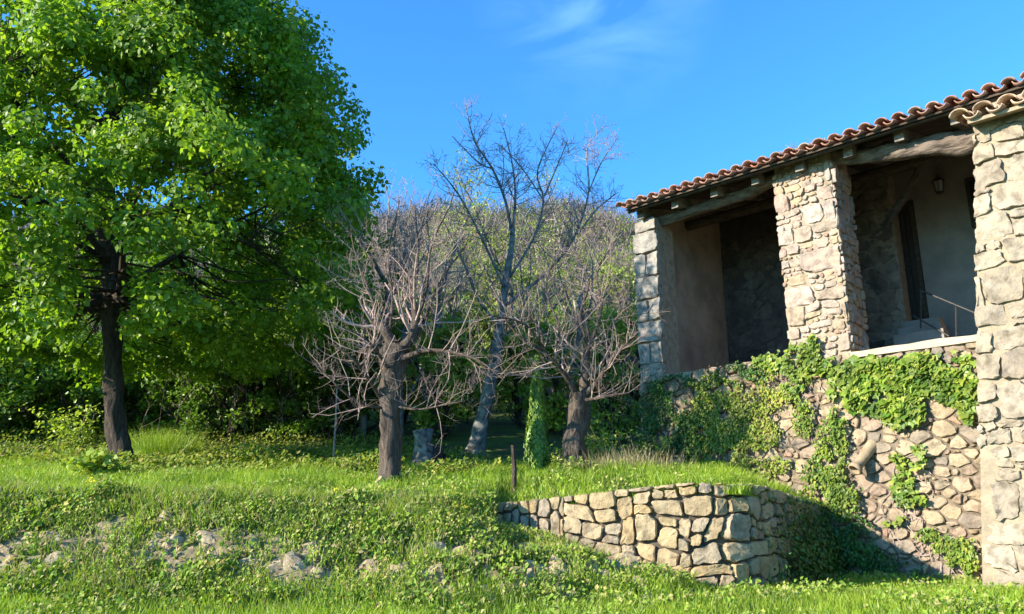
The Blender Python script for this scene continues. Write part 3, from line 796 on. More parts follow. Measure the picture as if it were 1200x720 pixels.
for f in fixed + [(rnd.gauss(cx, rx * .8), rnd.gauss(cy, ry * .7), rnd.uniform(5, 14)) for cx, cy, rx, ry, n in clusters for _ in range(n)]:
    p = on_bank(f[0], f[1])
    if p is None or p.y > 11: continue
    o = link('stone', rnd.choice(ROCKS), None, rub, p + Vector((0, 0.01, 0)))
    sz = f[2] / 950 * p.y * 1.08
    o.scale = (sz * rnd.uniform(.8, 1.5), sz * rnd.uniform(.6, .8), sz * rnd.uniform(.75, 1.3))
    o.location.y += sz * .16; o.rotation_euler = (rnd.uniform(-.6, -.1), rnd.uniform(-.9, .9), rnd.uniform(-.35, .35)); nst += 1
    RUBPOS.append((p.x, p.y, p.z, sz))
print('rubble stones', nst)
RUBPOS = np.array(RUBPOS)

# ------------------------------------------------------------------ leaves and blades
KITE = (np.array([(0, 0, 0), (.34, .42, .10), (0, 1, -.05), (-.34, .42, .10)]), np.array([(0, 1, 2), (0, 2, 3)]))
LOBE = (np.array([(0, 0, 0), (.48, .02, .05), (.55, .5, .04), (.22, .58, 0), (0, 1.0, -.08), (-.22, .58, 0), (-.55, .5, .04), (-.48, .02, .05)]),
        np.array([(0, 1, 2), (0, 2, 3), (0, 3, 4), (0, 4, 5), (0, 5, 6), (0, 6, 7)]))
MAPLE = (np.array([(0, 0, 0), (.46, .18, .06), (.36, .62, .02), (0, 1.0, -.08), (-.36, .62, .02), (-.46, .18, .06)]), np.array([(0, 1, 2), (0, 2, 3), (0, 3, 4), (0, 4, 5)]))
NEEDLE = (np.array([(-.05, 0, 0), (.05, 0, 0), (.0, 1, 0)]), np.array([(0, 1, 2)]))
def unit(a): return a / np.maximum(np.linalg.norm(a, axis=1, keepdims=True), 1e-9)
def leaves(P, Nn, size, tmpl, B=None):
    """P points, Nn leaf normals, B preferred leaf axis"""
    T, F = tmpl; n = len(P)
    Nn = unit(Nn)
    if B is None: B = rng.normal(size=(n, 3))
    A = unit(np.cross(B, Nn)); Bv = np.cross(Nn, A)
    V = P[:, None, :] + size[:, None, None] * (T[None, :, 0:1] * A[:, None] + T[None, :, 1:2] * Bv[:, None] + T[None, :, 2:3] * Nn[:, None])
    FF = F[None] + (np.arange(n) * len(T))[:, None, None]
    return V.reshape(-1, 3), FF.reshape(-1, 3)
def leaf_obj(name, parts, mat, parent=None, origin=None, **kw):
    if parent is not None: kw.setdefault('kind', 'stuff')
    V = []; F = []; b = 0
    for v, f in parts: V.append(v); F.append(f + b); b += len(v)
    V = np.concatenate(V); F = np.concatenate(F)
    o_ = origin if origin is not None else (wloc(parent) if parent is not None else Vector((0, 0, 0)))
    return props(link(name, fast_mesh(name, V - np.array(o_), F), mat, parent, o_), **kw)
def blades(P, h, w, lean, bias=None):
    n = len(P)
    an = rng.uniform(0, 2 * np.pi, n); side = np.stack([np.cos(an), np.sin(an), np.zeros(n)], 1)
    ld = rng.normal(size=(n, 3)) * np.array([1, 1, 0]); ld = unit(ld) * (lean * rng.uniform(.2, 1, n))[:, None]
    if bias is not None: ld += bias
    up = np.array([0, 0, 1.0])
    mid = P + up * (h * .55)[:, None] + ld * (h * .35)[:, None]
    tip = P + up * (h * .95)[:, None] + ld * (h * 1.0)[:, None]
    hw = (w / 2)[:, None]
    V = np.stack([P - side * hw, P + side * hw, mid - side * hw * .8, mid + side * hw * .8, tip], 1).reshape(-1, 3)
    F = np.array([(0, 1, 3), (0, 3, 2), (2, 3, 4)])[None] + (np.arange(n) * 5)[:, None, None]
    return V, F.reshape(-1, 3)
def facade_t(x, y): return (x - F0.x) * N2.x + (y - F0.y) * N2.y
def on_upper(x, y):
    yw = LL.y + (x - LL.x) * (CC.y - LL.y) / (CC.x - LL.x)
    xr = CC.x + (y - CC.y) * (RR.x - CC.x) / (RR.y - CC.y)
    return ((x < 1.5) | ((x - CC.x) * WOUT.x + (y - CC.y) * WOUT.y < -(WCUT + .03))) & np.where(x < LL.x, y > crest(x) - .1, np.where(x < CC.x, y > yw + .04, (x < xr - .03) & (y > 9.9))) & (facade_t(x, y) < -.03)
def wedge(n, y0, y1, a0=-.72, a1=.70, power=1.0):
    y = y0 + (y1 - y0) * rng.random(n) ** power
    x = rng.uniform(a0, a1, n) * y * 1.02
    return x, y
# upper terrace grass
x, y = wedge(190000, 9.6, 19, power=1.25)
k = on_upper(x, y); x, y = x[k], y[k]
d = 0.55 + vnoise(x, y, 1.4, 21) * 1.0 + vnoise(x, y, .4, 22) * .5
k = rng.random(len(x)) < np.clip(d + .25, .12, 1); x, y, d = x[k], y[k], d[k]
z = height(x, y)
h = (0.07 + 0.15 * np.clip(d, 0, 1.2)) * rng.uniform(.35, 1.35, len(x))
parts = [blades(np.stack([x, y, z - .02], 1), h, rng.uniform(.007, .014, len(x)), .8)]
leaf_obj('terrace_grass', parts, M['grass'], label='bright green grass covering the upper terrace under the trees', cat='grass', kind='stuff')
# lower lawn
x, y = wedge(120000, 6.8, 13.2, power=.9)
zz = height(x, y)
k = (zz < 0.98) & (facade_t(x, y) < -.03) & (facade_t(x, y) > -16) & ~on_upper(x, y); x, y, zz = x[k], y[k], zz[k]
k = ~((facade_t(x, y) > TP) & ((x - F0.x) * D2.x + (y - F0.y) * D2.y < b0)); x, y, zz = x[k], y[k], zz[k]
h = (0.10 + .10 * np.clip(vnoise(x, y, .8, 23) + .5, 0, 1)) * rng.uniform(.5, 1.25, len(x))
leaf_obj('lawn_grass', [blades(np.stack([x, y, zz - .02], 1), h, rng.uniform(.007, .013, len(x)), .6)], M['grass'], label='fresh long grass in the foreground below the walls', cat='grass', kind='stuff')
# clover, dock and other low leaves mixed into both lawns
x, y = wedge(60000, 7.0, 16.5, power=1.1)
zz = height(x, y)
k = ((on_upper(x, y)) | ((zz < .98) & (facade_t(x, y) < -.03))) & (vnoise(x, y, .7, 81) + vnoise(x, y, .25, 82) * .7 > .08)
k &= ~((facade_t(x, y) > TP) & ((x - F0.x) * D2.x + (y - F0.y) * D2.y < b0))
x, y, zz = x[k], y[k], zz[k]; n = len(x)
leaf_obj('lawn_weeds', [leaves(np.stack([x, y, zz + rng.random(n) * .15], 1), np.stack([rng.normal(-.5, .5, n), rng.normal(-.3, .5, n), rng.normal(.6, .3, n)], 1), rng.uniform(.03, .07, n), KITE)],
         M['leaf_bank'], label='small leafy weeds mixed into the grass of terrace and foreground', cat='weeds', kind='stuff')
# weeds on the bank
x = rng.uniform(-7.6, 2.6, 260000); y = rng.uniform(7.6, 11.0, 260000)
k = (x > -.73 * y) & ~on_upper(x, y) | ((y < crest(x) + .25) & (x < LL.x)); x, y = x[k], y[k]
yw = LL.y + (x - LL.x) * (CC.y - LL.y) / (CC.x - LL.x)
k = ((x < LL.x) | (y < yw)) ; x, y = x[k], y[k]
z = height(x, y)
k = z > np.where(x < .5, .78, .85) ; x, y, z = x[k], y[k], z[k]
dens = 0.62 + vnoise(x, y, .9, 31) * .55 + vnoise(x, y, .3, 32) * .75 + .25 * smooth(1.25, 1.7, z)
# thin out round the showing stones
dm = np.full(len(x), 9.0)
for rx, ry, rz, rs in RUBPOS: dm = np.minimum(dm, np.sqrt((x - rx) ** 2 + 0.35 * (y - ry) ** 2 + (z - rz) ** 2) / rs)
dens = dens - .52 * (1 - smooth(.8, 1.7, dm))
k = rng.random(len(x)) < np.clip(dens, .05, 1) * .62
x, y, z, dens = x[k], y[k], z[k], dens[k]
n = len(x); print('bank leaves', n)
hgt = rng.random(n) ** 1.5 * (.05 + .16 * np.clip(vnoise(x, y, .45, 33) + .5, 0, 1))
P = np.stack([x, y - hgt * .35, z + hgt], 1)
Nn = np.stack([rng.normal(-.55, .5, n), rng.normal(-.45, .45, n), rng.normal(.5, .4, n)], 1)
parts = [leaves(P, Nn, rng.uniform(.025, .06, n) * (1 + .5 * (vnoise(x, y, .6, 34) > .15)), KITE)]
leaf_obj('bank_weeds', parts, M['leaf_bank'], label='low leafy weeds and creepers growing over the rubble bank', cat='weeds', kind='stuff')
k = rng.random(n) < .34; q = np.stack([x, y, z], 1)[k]
k2 = rng.random(n) < .16; q2 = np.stack([x, y, z], 1)[k2]
leaf_obj('bank_grass', [blades(q, rng.uniform(.08, .24, len(q)), rng.uniform(.007, .013, len(q)), .8)], M['grass'], label='grass tufts sprouting between the weeds of the bank', cat='grass', kind='stuff')
leaf_obj('dry_stems', [blades(q2, rng.uniform(.06, .24, len(q2)), rng.uniform(.007, .013, len(q2)), 1.1)], M['leaf_dry'], label='straw-coloured dead stems tangled among the weeds of the bank', cat='dry grass', kind='stuff')
# rough growth further back on the terrace
x, y = wedge(75000, 13.0, 24, power=1.2)
k = on_upper(x, y) & (vnoise(x, y, 1.3, 41) + vnoise(x, y, .5, 42) * .6 + .12 * (y - 15) > .02); x, y = x[k], y[k]
z = height(x, y); n = len(x)
hh = rng.random(n) * (.15 + .3 * np.clip(vnoise(x, y, .9, 43) + .4, 0, 1))
leaf_obj('undergrowth', [leaves(np.stack([x, y, z + hh], 1), np.stack([rng.normal(-.5, .5, n), rng.normal(-.3, .5, n), rng.normal(.6, .3, n)], 1), rng.uniform(.05, .11, n), KITE)],
         M['leaf_under'], label='patchy low undergrowth at the back of the terrace below the wood', cat='undergrowth', kind='stuff')
# tall dry grass near the house end
def tuft(cx, cy, n, r, h0, h1, mat, name, label, cat, lean=.35, w=.008, group=None):
    x = cx + np.clip(rng.normal(0, 1, n), -1.8, 1.8) * r; y = cy + np.clip(rng.normal(0, 1, n), -1.8, 1.8) * r; z = height(x, y)
    dirv = np.stack([x - cx, y - cy, np.zeros(n)], 1) / r * .22
    return leaf_obj(name, [blades(np.stack([x, y, z - .02], 1), rng.uniform(h0, h1, n), rng.uniform(w * .7, w * 1.3, n), lean, dirv)], mat, origin=Vector((cx, cy, H(cx, cy))), label=label, cat=cat, group=group)
for px, lab in ((700, 'straw-coloured tall grass tuft at the foot of the forked bare tree'), (738, 'straw-coloured tall grass tuft halfway between forked bare tree and house corner'), (775, 'straw-coloured tall grass tuft against the shaded foot of the house wall')):
    p = at(px, 560, 12.4); tuft(p.x, p.y, 170, .24, .16, .48, M['leaf_dry'], 'dry_grass_tuft', lab, 'grass tuft', group='dry grass tufts on the terrace')
p = on_bank(185, 545) or at(185, 545, 13.6)
tuft(p.x, p.y, 1300, .30, .4, .95, M['grass'], 'grass_clump', 'tall round clump of fine green grass right of the big tree trunk', 'grass clump', lean=.6, w=.009)

# ------------------------------------------------------------------ trees
def tubes(polys, name, mat, parent, nmin=3):
    mb = MB()
    for pts, rad in polys:
        r = rad[0]; n = 12 if r > .12 else 8 if r > .05 else 5 if r > .018 else 3
        mb.tube(pts, rad, n if r < .12 else 18, False, 0.32 if r > .05 else 0)
    return mb.build(name, mat, parent, smooth_=True)
def branch(p, d, L, r, wand, up, segs=None, r_end=.25):
    segs = segs or max(3, int(L / .28)); pts = [p.copy()]; rad = [r]; d = d.normalized()
    for i in range(segs):
        d = (d + Vector((rnd.gauss(0, wand), rnd.gauss(0, wand), rnd.gauss(0, wand) + up))).normalized()
        p = p + d * (L / segs); pts.append(p.copy()); rad.append(r * (1 - (1 - r_end) * (i + 1) / segs))
    return pts, rad
def sprout(out, pts, rad, level, maxl, dens, wand, up, ratio=.5, start=.15, Lb=None, minr=.004):
    L = sum((pts[i + 1] - pts[i]).length for i in range(len(pts) - 1)); Lb = Lb or L
    n = max(1, int(dens[level] * L + rnd.random()))
    for _ in range(n):
        f = start + (1 - start) * rnd.random(); i = min(int(f * (len(pts) - 1)), len(pts) - 2)
        p = pts[i].lerp(pts[i + 1], f * (len(pts) - 1) - i); d = (pts[i + 1] - pts[i]).normalized()
        side = Vector((rnd.gauss(0, 1), rnd.gauss(0, 1), rnd.gauss(.2, .8))); side = (side - d * side.dot(d)).normalized()
        dd = d * rnd.uniform(.35, .9) + side
        ll = Lb * ratio * rnd.uniform(.55, 1.15) * (1.15 - .6 * f); r = max(rad[i] * rnd.uniform(.3, .5), minr)
        bp, br = branch(p, dd, ll, r, wand, up, r_end=.35)
        out.append((bp, br))
        if level + 1 < maxl: sprout(out, bp, br, level + 1, maxl, dens, wand, up, ratio, .1, None, minr)
def guide(lst, D, dy=0):
    """lst of (px, py, radius_px[, extra depth]) -> world polyline, softened"""
    P = []; Rr = []
    for g in lst:
        dd = D + (g[3] if len(g) > 3 else 0)
        P.append(at(g[0], g[1], dd)); Rr.append(g[2] / 960 * dd)
    pts = []; rad = []
    for i in range(len(P) - 1):
        p0 = P[max(i - 1, 0)]; p1 = P[i]; p2 = P[i + 1]; p3 = P[min(i + 2, len(P) - 1)]
        for q in range(4):
            t = q / 4
            pts.append(.5 * ((2 * p1) + (p2 - p0) * t + (2 * p0 - 5 * p1 + 4 * p2 - p3) * t * t + (3 * p1 - p0 - 3 * p2 + p3) * t ** 3))
            rad.append(Rr[i] + (Rr[i + 1] - Rr[i]) * t)
    pts.append(P[-1]); rad.append(Rr[-1])
    return pts, rad
def bare_tree(name, label, D, trunk, limbs, maxl, dens, twigmat, barkmat, group=None, wand=.16, up=.04, ratio=.5, cat='bare tree', minr=.004, foliage=None, Lb=None, lw=.62):
    tp, tr = guide(trunk, D)
    tp = [tp[0] - Vector((0, 0, .3))] + tp; tr = [tr[0] * 1.35] + tr
    tr[1] *= 1.2
    base = Vector((tp[1].x, tp[1].y, H(tp[1].x, tp[1].y)))
    t = thing(name, label, cat, base, group)
    tubes([(tp, tr)], 'trunk', barkmat, t)
    lim = [guide([(*q[:2], q[2] * lw, *q[3:]) for q in g], D) for g in limbs]
    if lim: tubes([l for l in lim], 'limbs', barkmat, t)
    tw = []
    for l in lim: sprout(tw, l[0], l[1], 0, maxl, dens, wand, up, ratio, .2, Lb, minr)
    if tw: props(tubes(tw, 'twigs', twigmat, t), kind='stuff')
    if foliage:
        mat, per, sz = foliage
        P = []
        for pts, rad in tw[::2]:
            for q in range(per): P.append(pts[-1] + Vector((rnd.gauss(0, .12), rnd.gauss(0, .12), rnd.gauss(0, .12))))
        P = np.array([tuple(p) for p in P]); n = len(P)
        leaf_obj('foliage', [leaves(P, rng.normal(size=(n, 3)) + np.array([0, 0, .6]), rng.uniform(sz * .6, sz * 1.3, n), KITE)], mat, t, kind='stuff')
    return t

# the big leafy tree
TDist = 15.1; TK = TDist / 14.0
BT = at(146, 551, TDist)
big = thing('broadleaf_tree', 'big leafy bright green tree with dark trunk filling the left of the picture', 'tree', Vector((BT.x, BT.y, H(BT.x, BT.y))))
trk = guide([(145, 556, 13.8), (139, 520, 11.8), (134, 470, 10.8), (131, 400, 10.4), (130, 330, 10), (128, 290, 10), (124, 240, 12), (128, 170, 10), (140, 90, 8), (160, 0, 6), (170, -80, 4)], TDist)
trk[0].insert(0, trk[0][0] - Vector((0, 0, .4))); trk[1].insert(0, trk[1][0] * 1.3)
tubes([trk], 'trunk', M['bark'], big)
CX, CY = at(178, 300, TDist).x, TDist
RZ = ([1.6 + (q - 1.6) * TK for q in (4.55, 5.0, 5.8, 6.8, 8.0, 9.5, 11.0, 12.2, 13.2)], [q * TK for q in (2.2, 3.6, 4.15, 4.2, 4.0, 3.4, 2.45, 1.35, .4)])
limbs = []
for k in range(26):
    z0 = rnd.uniform(5.2, 11.5); i = min(range(len(trk[0])), key=lambda q: abs(trk[0][q].z - z0)); p = trk[0][i]
    an = k * 2.4 + rnd.uniform(-.3, .3); d = Vector((math.cos(an), math.sin(an), rnd.uniform(.15, .7) + (z0 - 5) * .06))
    L = float(np.interp(z0 + 1, *RZ)) * rnd.uniform(.75, .95)
    limbs.append(branch(p, d, L, trk[1][i] * rnd.uniform(.38, .55), .08, .015, r_end=.2))
for g in ([(128, 262, 7), (160, 225, 6, -.6), (195, 195, 5, -1.0), (240, 205, 3, -1.4)], [(130, 285, 6), (180, 255, 5, -.8), (230, 262, 4, -1.3), (290, 285, 2.5, -1.6)], [(126, 262, 6), (90, 235, 5, -.6), (40, 215, 4, -1), (0, 210, 3, -1.2)]):
    limbs.append(guide([(*q[:2], q[2] * .6, *q[3:]) for q in g], TDist))
tubes(limbs, 'limbs', M['bark'], big)
clumps = []
while len(clumps) < 780:
    z = rnd.uniform(RZ[0][0], RZ[0][-1]); Rm = float(np.interp(z, *RZ)) * (1 + .14 * noise.noise(Vector((z * .8, len(clumps) * .0, 3))))
    an = rnd.uniform(0, 2 * math.pi); rr = Rm * (rnd.uniform(.72, 1.0) if rnd.random() < .72 else math.sqrt(rnd.random()) * .8)
    lump = 1 + .24 * noise.noise(Vector((math.cos(an) * 2.2, math.sin(an) * 2.2, z * .6)))
    c = Vector((CX + math.cos(an) * rr * lump, CY + math.sin(an) * rr * lump, z))
    # openings where the photograph shows the limbs
    pr = c - CAM; fz = pr.y * cP + pr.z * sP; px = 600 + FPX * pr.x / fz; py = 360 - FPX * (pr.z * cP - pr.y * sP) / fz
    if c.y < CY + 1.5 and (((px - 205) / 58) ** 2 + ((py - 235) / 36) ** 2 < 1) and rnd.random() < .8: continue
    if abs(px - 131) < 26 and py > 285 and c.y < CY + .8 and rnd.random() < .93: continue
    clumps.append((c, rnd.uniform(.18, .52)))
lp = [(p, r) for l in limbs for p, r in zip(l[0], l[1])] + list(zip(trk[0], trk[1]))[34:]
tw = []
for c, r in clumps[::1]:
    b_ = min((q for q in lp if q[0].z < c.z + .3), key=lambda q: (q[0] - c).length, default=lp[0])
    L = (c - b_[0]).length
    if L > .3:
        mid = b_[0].lerp(c, .5) + Vector((rnd.gauss(0, .08), rnd.gauss(0, .08), -.02 - .05 * L)); tw.append(([b_[0], mid, c], [min(b_[1] * .5, .02 + .008 * L), .013, .006]))
props(tubes(tw, 'branches', M['bark'], big), kind='stuff')
P = []; Nn = []; 
for c, r in clumps:
    n = int(390 * (r / .48) ** 1.6); q = rng.normal(size=(n, 3)); q = unit(q) * (rng.random(n) ** .45)[:, None] * r * 1.25
    q[:, 2] = q[:, 2] * .85 - .10 * (q[:, 0] ** 2 + q[:, 1] ** 2) / r
    P.append(np.array(c)[None] + q)
    Nn.append(unit(q) * .7 + np.array([-.15, 0, .55]) + np.array([(c.x - CX), (c.y - CY), 0])[None] * .10 + rng.normal(size=(n, 3)) * .6)
P = np.concatenate(P); Nn = np.concatenate(Nn); print('big tree leaves', len(P))
down = np.stack([rng.normal(0, .6, len(P)), rng.normal(0, .6, len(P)), rng.normal(-.8, .3, len(P))], 1)
leaf_obj('foliage', [leaves(P, Nn, rng.uniform(.04, .125, len(P)), MAPLE, down)], M['leaf_big'], big, kind='stuff')

# pollarded bare tree in the middle of the terrace
bare_tree('pollarded_tree', 'stout brown pollarded trunk with thin bare pinkish branches at the centre left of the terrace', 12.0,
    [(457, 563, 12.5), (457, 520, 11.3), (456, 480, 11.3), (458, 450, 14), (462, 420, 15), (466, 405, 13)],
    [[(462, 412, 12), (455, 395, 10), (446, 382, 10), (436, 378, 7)], [(468, 412, 11), (482, 395, 9), (487, 370, 7), (484, 345, 5), (490, 300, 2.5), (486, 240, 1.2)],
     [(462, 425, 8), (495, 412, 5, -.3), (525, 412, 3.5, -.6), (560, 422, 2.2, -.8), (590, 445, 1.2, -.9)], [(448, 470, 5), (432, 445, 3.5, -.3), (411, 418, 2.5, -.6), (385, 402, 1.2, -.7)],
     [(452, 478, 3.5), (425, 475, 2.5, -.3), (398, 455, 2, -.5), (370, 425, 1, -.6)], [(462, 476, 3), (490, 480, 2.2, -.3), (520, 475, 1.8, -.4), (545, 470, 1, -.5)],
     [(445, 385, 5), (436, 350, 3, .2), (420, 300, 2, .3), (430, 250, 1, .4)], [(484, 400, 5), (500, 370, 3.5, .3), (515, 330, 2.5, .5), (545, 290, 1.2, .6)], [(487, 380, 4), (500, 340, 3, -.2), (505, 290, 2, -.3), (525, 245, 1, -.3)],
     [(460, 440, 4), (440, 410, 3, -.5), (425, 395, 2, -.7), (405, 385, 1, -.8)], [(455, 400, 4), (460, 350, 2.5), (455, 300, 1.8), (465, 250, 1)]],
    3, [9, 7.5, 6.5], M['twig'], M['bark_brown'], Lb=2.1, wand=.17, up=.13, ratio=.5, minr=.0022)
# fork-trunked bare tree
bare_tree('forked_tree', 'small bare tree with Y-shaped fork and twisting pinkish branches near the house', 12.8,
    [(672, 550, 13), (675, 515, 11.5), (678, 480, 12), (679, 460, 11)],
    [[(676, 468, 8), (668, 448, 5, -.2), (650, 425, 4, -.4), (637, 408, 3.5, -.5), (632, 385, 2.5, -.5), (610, 365, 1.4, -.6)], [(680, 468, 8), (700, 447, 5, -.2), (715, 425, 4, -.4), (728, 410, 3, -.4), (746, 390, 1.6, -.5)],
     [(636, 410, 3.5, -.5), (612, 398, 2.5, -.7), (590, 372, 1.4, -.8)], [(680, 470, 4), (705, 466, 2.8, -.4), (738, 460, 1.5, -.6)],
     [(686, 470, 9), (686, 440, 9), (688, 410, 7), (694, 400, 5)], [(690, 410, 4), (680, 370, 3), (690, 330, 2), (670, 290, 1.1)], [(692, 405, 4), (705, 360, 3), (700, 320, 2), (722, 280, 1)],
     [(650, 425, 3, -.4), (655, 385, 2.5, -.2), (640, 340, 1.8), (650, 300, 1)], [(715, 425, 3, -.4), (712, 390, 2.2), (735, 350, 1.5), (738, 310, 1)], [(637, 408, 3, -.5), (615, 380, 2, -.9), (575, 370, 1.2, -1.2)]],
    3, [9, 7.5, 6.5], M['twig'], M['bark_brown'], Lb=2.1, wand=.17, up=.13, ratio=.5, minr=.0022)
# tall tree with lichen-spotted trunk
bare_tree('leaning_tree', 'tall bare tree with leaning lichen-spotted trunk, its top branches against the blue sky', 18.5,
    [(557, 528, 9.5), (566, 490, 7.8), (576, 440, 7.2), (582, 410, 6.5), (586, 385, 5.5), (590, 350, 4.3), (598, 300, 3.6), (601, 268, 2.8)],
    [[(600, 275, 4.5), (592, 235, 3.6), (577, 198, 3), (556, 165, 2.2), (545, 122, 1)], [(601, 272, 4), (604, 230, 3), (600, 190, 2.2), (590, 150, 1)],
     [(592, 340, 4), (560, 270, 3, -.5), (535, 225, 2.2, -.7), (508, 192, 1, -.9)], [(594, 330, 4), (625, 280, 3.2), (637, 235, 2.8), (630, 200, 2), (655, 145, 1)],
     [(590, 360, 4), (640, 320, 3.4, .5), (672, 280, 3, .6), (690, 225, 2.3, .7), (688, 175, 1.6, .8), (708, 148, .9, .8)], [(677, 275, 2.6, .6), (700, 245, 2, .7), (725, 225, 1, .8)],
     [(577, 198, 2.2), (560, 190, 1.8), (530, 160, 1)], [(637, 235, 2), (610, 195, 1.7), (585, 170, 1)], [(586, 385, 5), (560, 350, 3.5, -.4), (540, 300, 2.4, -.5), (520, 260, 1.2, -.6)],
     [(584, 400, 4), (610, 375, 3, -.4), (640, 350, 2, -.6), (660, 335, 1, -.6)], [(638, 230, 2.2), (655, 190, 1.8), (665, 165, 1)], [(690, 225, 2, .7), (705, 190, 1.6, .6), (725, 160, .9, .5)]],
    3, [8.5, 6.5, 5.5], M['twig_grey'], M['bark_lichen'], Lb=2.6, lw=.5, wand=.16, up=.08, ratio=.42, minr=.006)

def auto_bare(px, py_base, D, hgt, lean, label, dens=(3.4, 4.2), foliage=None, nl=7, name='bare_tree', group='bare trees behind the terrace', spread=.5, r=.11):
    b = at(px, 500, D); base = Vector((b.x, b.y, H(b.x, b.y)))
    t = thing(name, label, 'tree', base, group)
    tp, tr = branch(base - UPZ * .3, Vector((lean, 0, 1)), hgt * .55, r, .05, .05, segs=8, r_end=.6)
    tubes([(tp, tr)], 'trunk', M['bark_lichen'], t)
    lim = [branch(tp[-1], Vector((rnd.gauss(0, .3), rnd.gauss(0, .3), 1)), hgt * .5, tr[-1], .09, .05, r_end=.15)]
    for k in range(nl):
        i = rnd.randint(2, 8); an = k * 2.4 + rnd.random()
        lim.append(branch(tp[i], Vector((math.cos(an) * spread, math.sin(an) * spread, rnd.uniform(.5, 1))), hgt * rnd.uniform(.32, .5), tr[i] * .55, .10, .07, r_end=.15))
    tw = []
    for l in lim: sprout(tw, l[0], l[1], 0, 2, dens, .16, .07, .38, .2, None, .008)
    tubes(lim, 'limbs', M['bark_lichen'], t); props(tubes(tw, 'twigs', M['twig_grey'], t), kind='stuff')
    if foliage:
        mat, per, sz = foliage
        P = []
        for pts, rad in tw:
            for q in range(per): P.append(pts[-1].lerp(pts[0], rnd.random() * .6) + Vector((rnd.gauss(0, .16), rnd.gauss(0, .16), rnd.gauss(0, .14))))
        P = np.array([tuple(p) for p in P]); n = len(P)
        leaf_obj('foliage', [leaves(P, rng.normal(size=(n, 3)) + np.array([0, 0, .6]), rng.uniform(sz * .6, sz * 1.3, n), KITE)], mat, t, kind='stuff')
    return t
ORD = ['leftmost', 'second from left', 'third from left', 'fourth from left', 'fifth from left', 'sixth from left', 'seventh from left', 'eighth from left', 'ninth from left', 'tenth from left', 'eleventh from left', 'twelfth from left', 'thirteenth from left', 'fourteenth from left', 'fifteenth from left', 'sixteenth from left']
pxs = [425, 448, 470, 494, 515, 540, 566, 610, 640, 662, 690, 712, 738]
for k, px in enumerate(pxs):
    D = [21, 24, 20, 26, 22, 28, 24, 23, 27, 21, 25, 22, 24][k]
    fol = (M['leaf_spring'], 6, .085) if k in (5, 7, 10, 12) else None
    auto_bare(px, 500, D, rnd.uniform(6.0, 7.6) * D / 22 * (1.18 if px < 500 else 1.0), rnd.uniform(-.08, .08), ('slender thicket tree with sparse pale spring leaves, ' if fol else 'slender leafless grey tree in the thicket, ') + ORD[k] + ' there', foliage=fol)

# leafy trees of the wood
def leafy(px, D, hgt, rad, label, mat, name='leafy_tree', low=.25, nleaf=3600, sz=.15, r=.09, group='leafy trees at the edge of the wood', cat='tree'):
    b = at(px, 480, D); base = Vector((b.x, b.y, H(b.x, b.y)))
    t = thing(name, label, cat, base, group)
    tp, tr = branch(base - UPZ * .3, Vector((rnd.uniform(-.12, .12), 0, 1)), hgt * .85, r, .05, .05, segs=7, r_end=.3)
    tubes([(tp, tr)], 'trunk', M['bark'], t)
    C = []; tw = []
    ncl = 34
    for k in range(ncl):
        z = hgt * (low + (1 - low) * rnd.random()); f = (z / hgt - low) / (1 - low); rm = rad * math.sin(math.pi * min(.97, .12 + .8 * f)) ** .7
        an = rnd.uniform(0, 6.283); rr = rm * math.sqrt(rnd.random()); c = Vector((base.x + math.cos(an) * rr, base.y + math.sin(an) * rr, base.z + z))
        C.append(c); i = min(len(tp) - 1, max(1, int(f * 6)))
        tw.append(([tp[i], tp[i].lerp(c, .5) + Vector((0, 0, -.1)), c], [.03, .02, .008]))
    props(tubes(tw, 'branches', M['bark'], t), kind='stuff')
    per = nleaf // ncl; P = []
    for c in C:
        q = unit(rng.normal(size=(per, 3))) * (rng.random(per) ** .5)[:, None] * rad * rnd.uniform(.22, .4); q[:, 2] *= .65
        P.append(np.array(c)[None] + q)
    P = np.concatenate(P); n = len(P)
    leaf_obj('foliage', [leaves(P, rng.normal(size=(n, 3)) * .7 + np.array([-.1, -.1, .8]), rng.uniform(sz * .6, sz * 1.3, n), KITE)], mat, t, kind='stuff')
spec = []
for k in range(15):
    px = -60 + k * 33 + rnd.uniform(-10, 10); D = rnd.choice([20.5, 22, 24, 26])
    spec.append((px, D, (rnd.uniform(4.5, 7) if k > 4 else rnd.uniform(2.2, 3.2)), rnd.uniform(1.5, 2.3)))
for k, (px, D, h, r_) in enumerate(spec):
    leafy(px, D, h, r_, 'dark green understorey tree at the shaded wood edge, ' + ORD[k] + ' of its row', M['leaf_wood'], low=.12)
for k, (px, D, h, r_) in enumerate([(470, 22, 3.4, 1.2), (520, 20.5, 3.0, 1.1), (548, 23, 4.0, 1.2), (610, 22, 3.2, 1.2), (650, 21, 3.0, 1.0), (720, 20, 3.2, 1.3), (745, 22, 4.5, 1.5), (585, 26, 5.0, 1.6), (690, 28, 5.5, 1.8)]):
    leafy(px, D, h, r_, 'bright green young tree among the bare trunks, ' + ORD[k] + ' of the young ones', M['leaf_spring'], name='young_tree', low=.08, nleaf=2600, sz=.13, r=.05, group='young green trees between the bare ones')
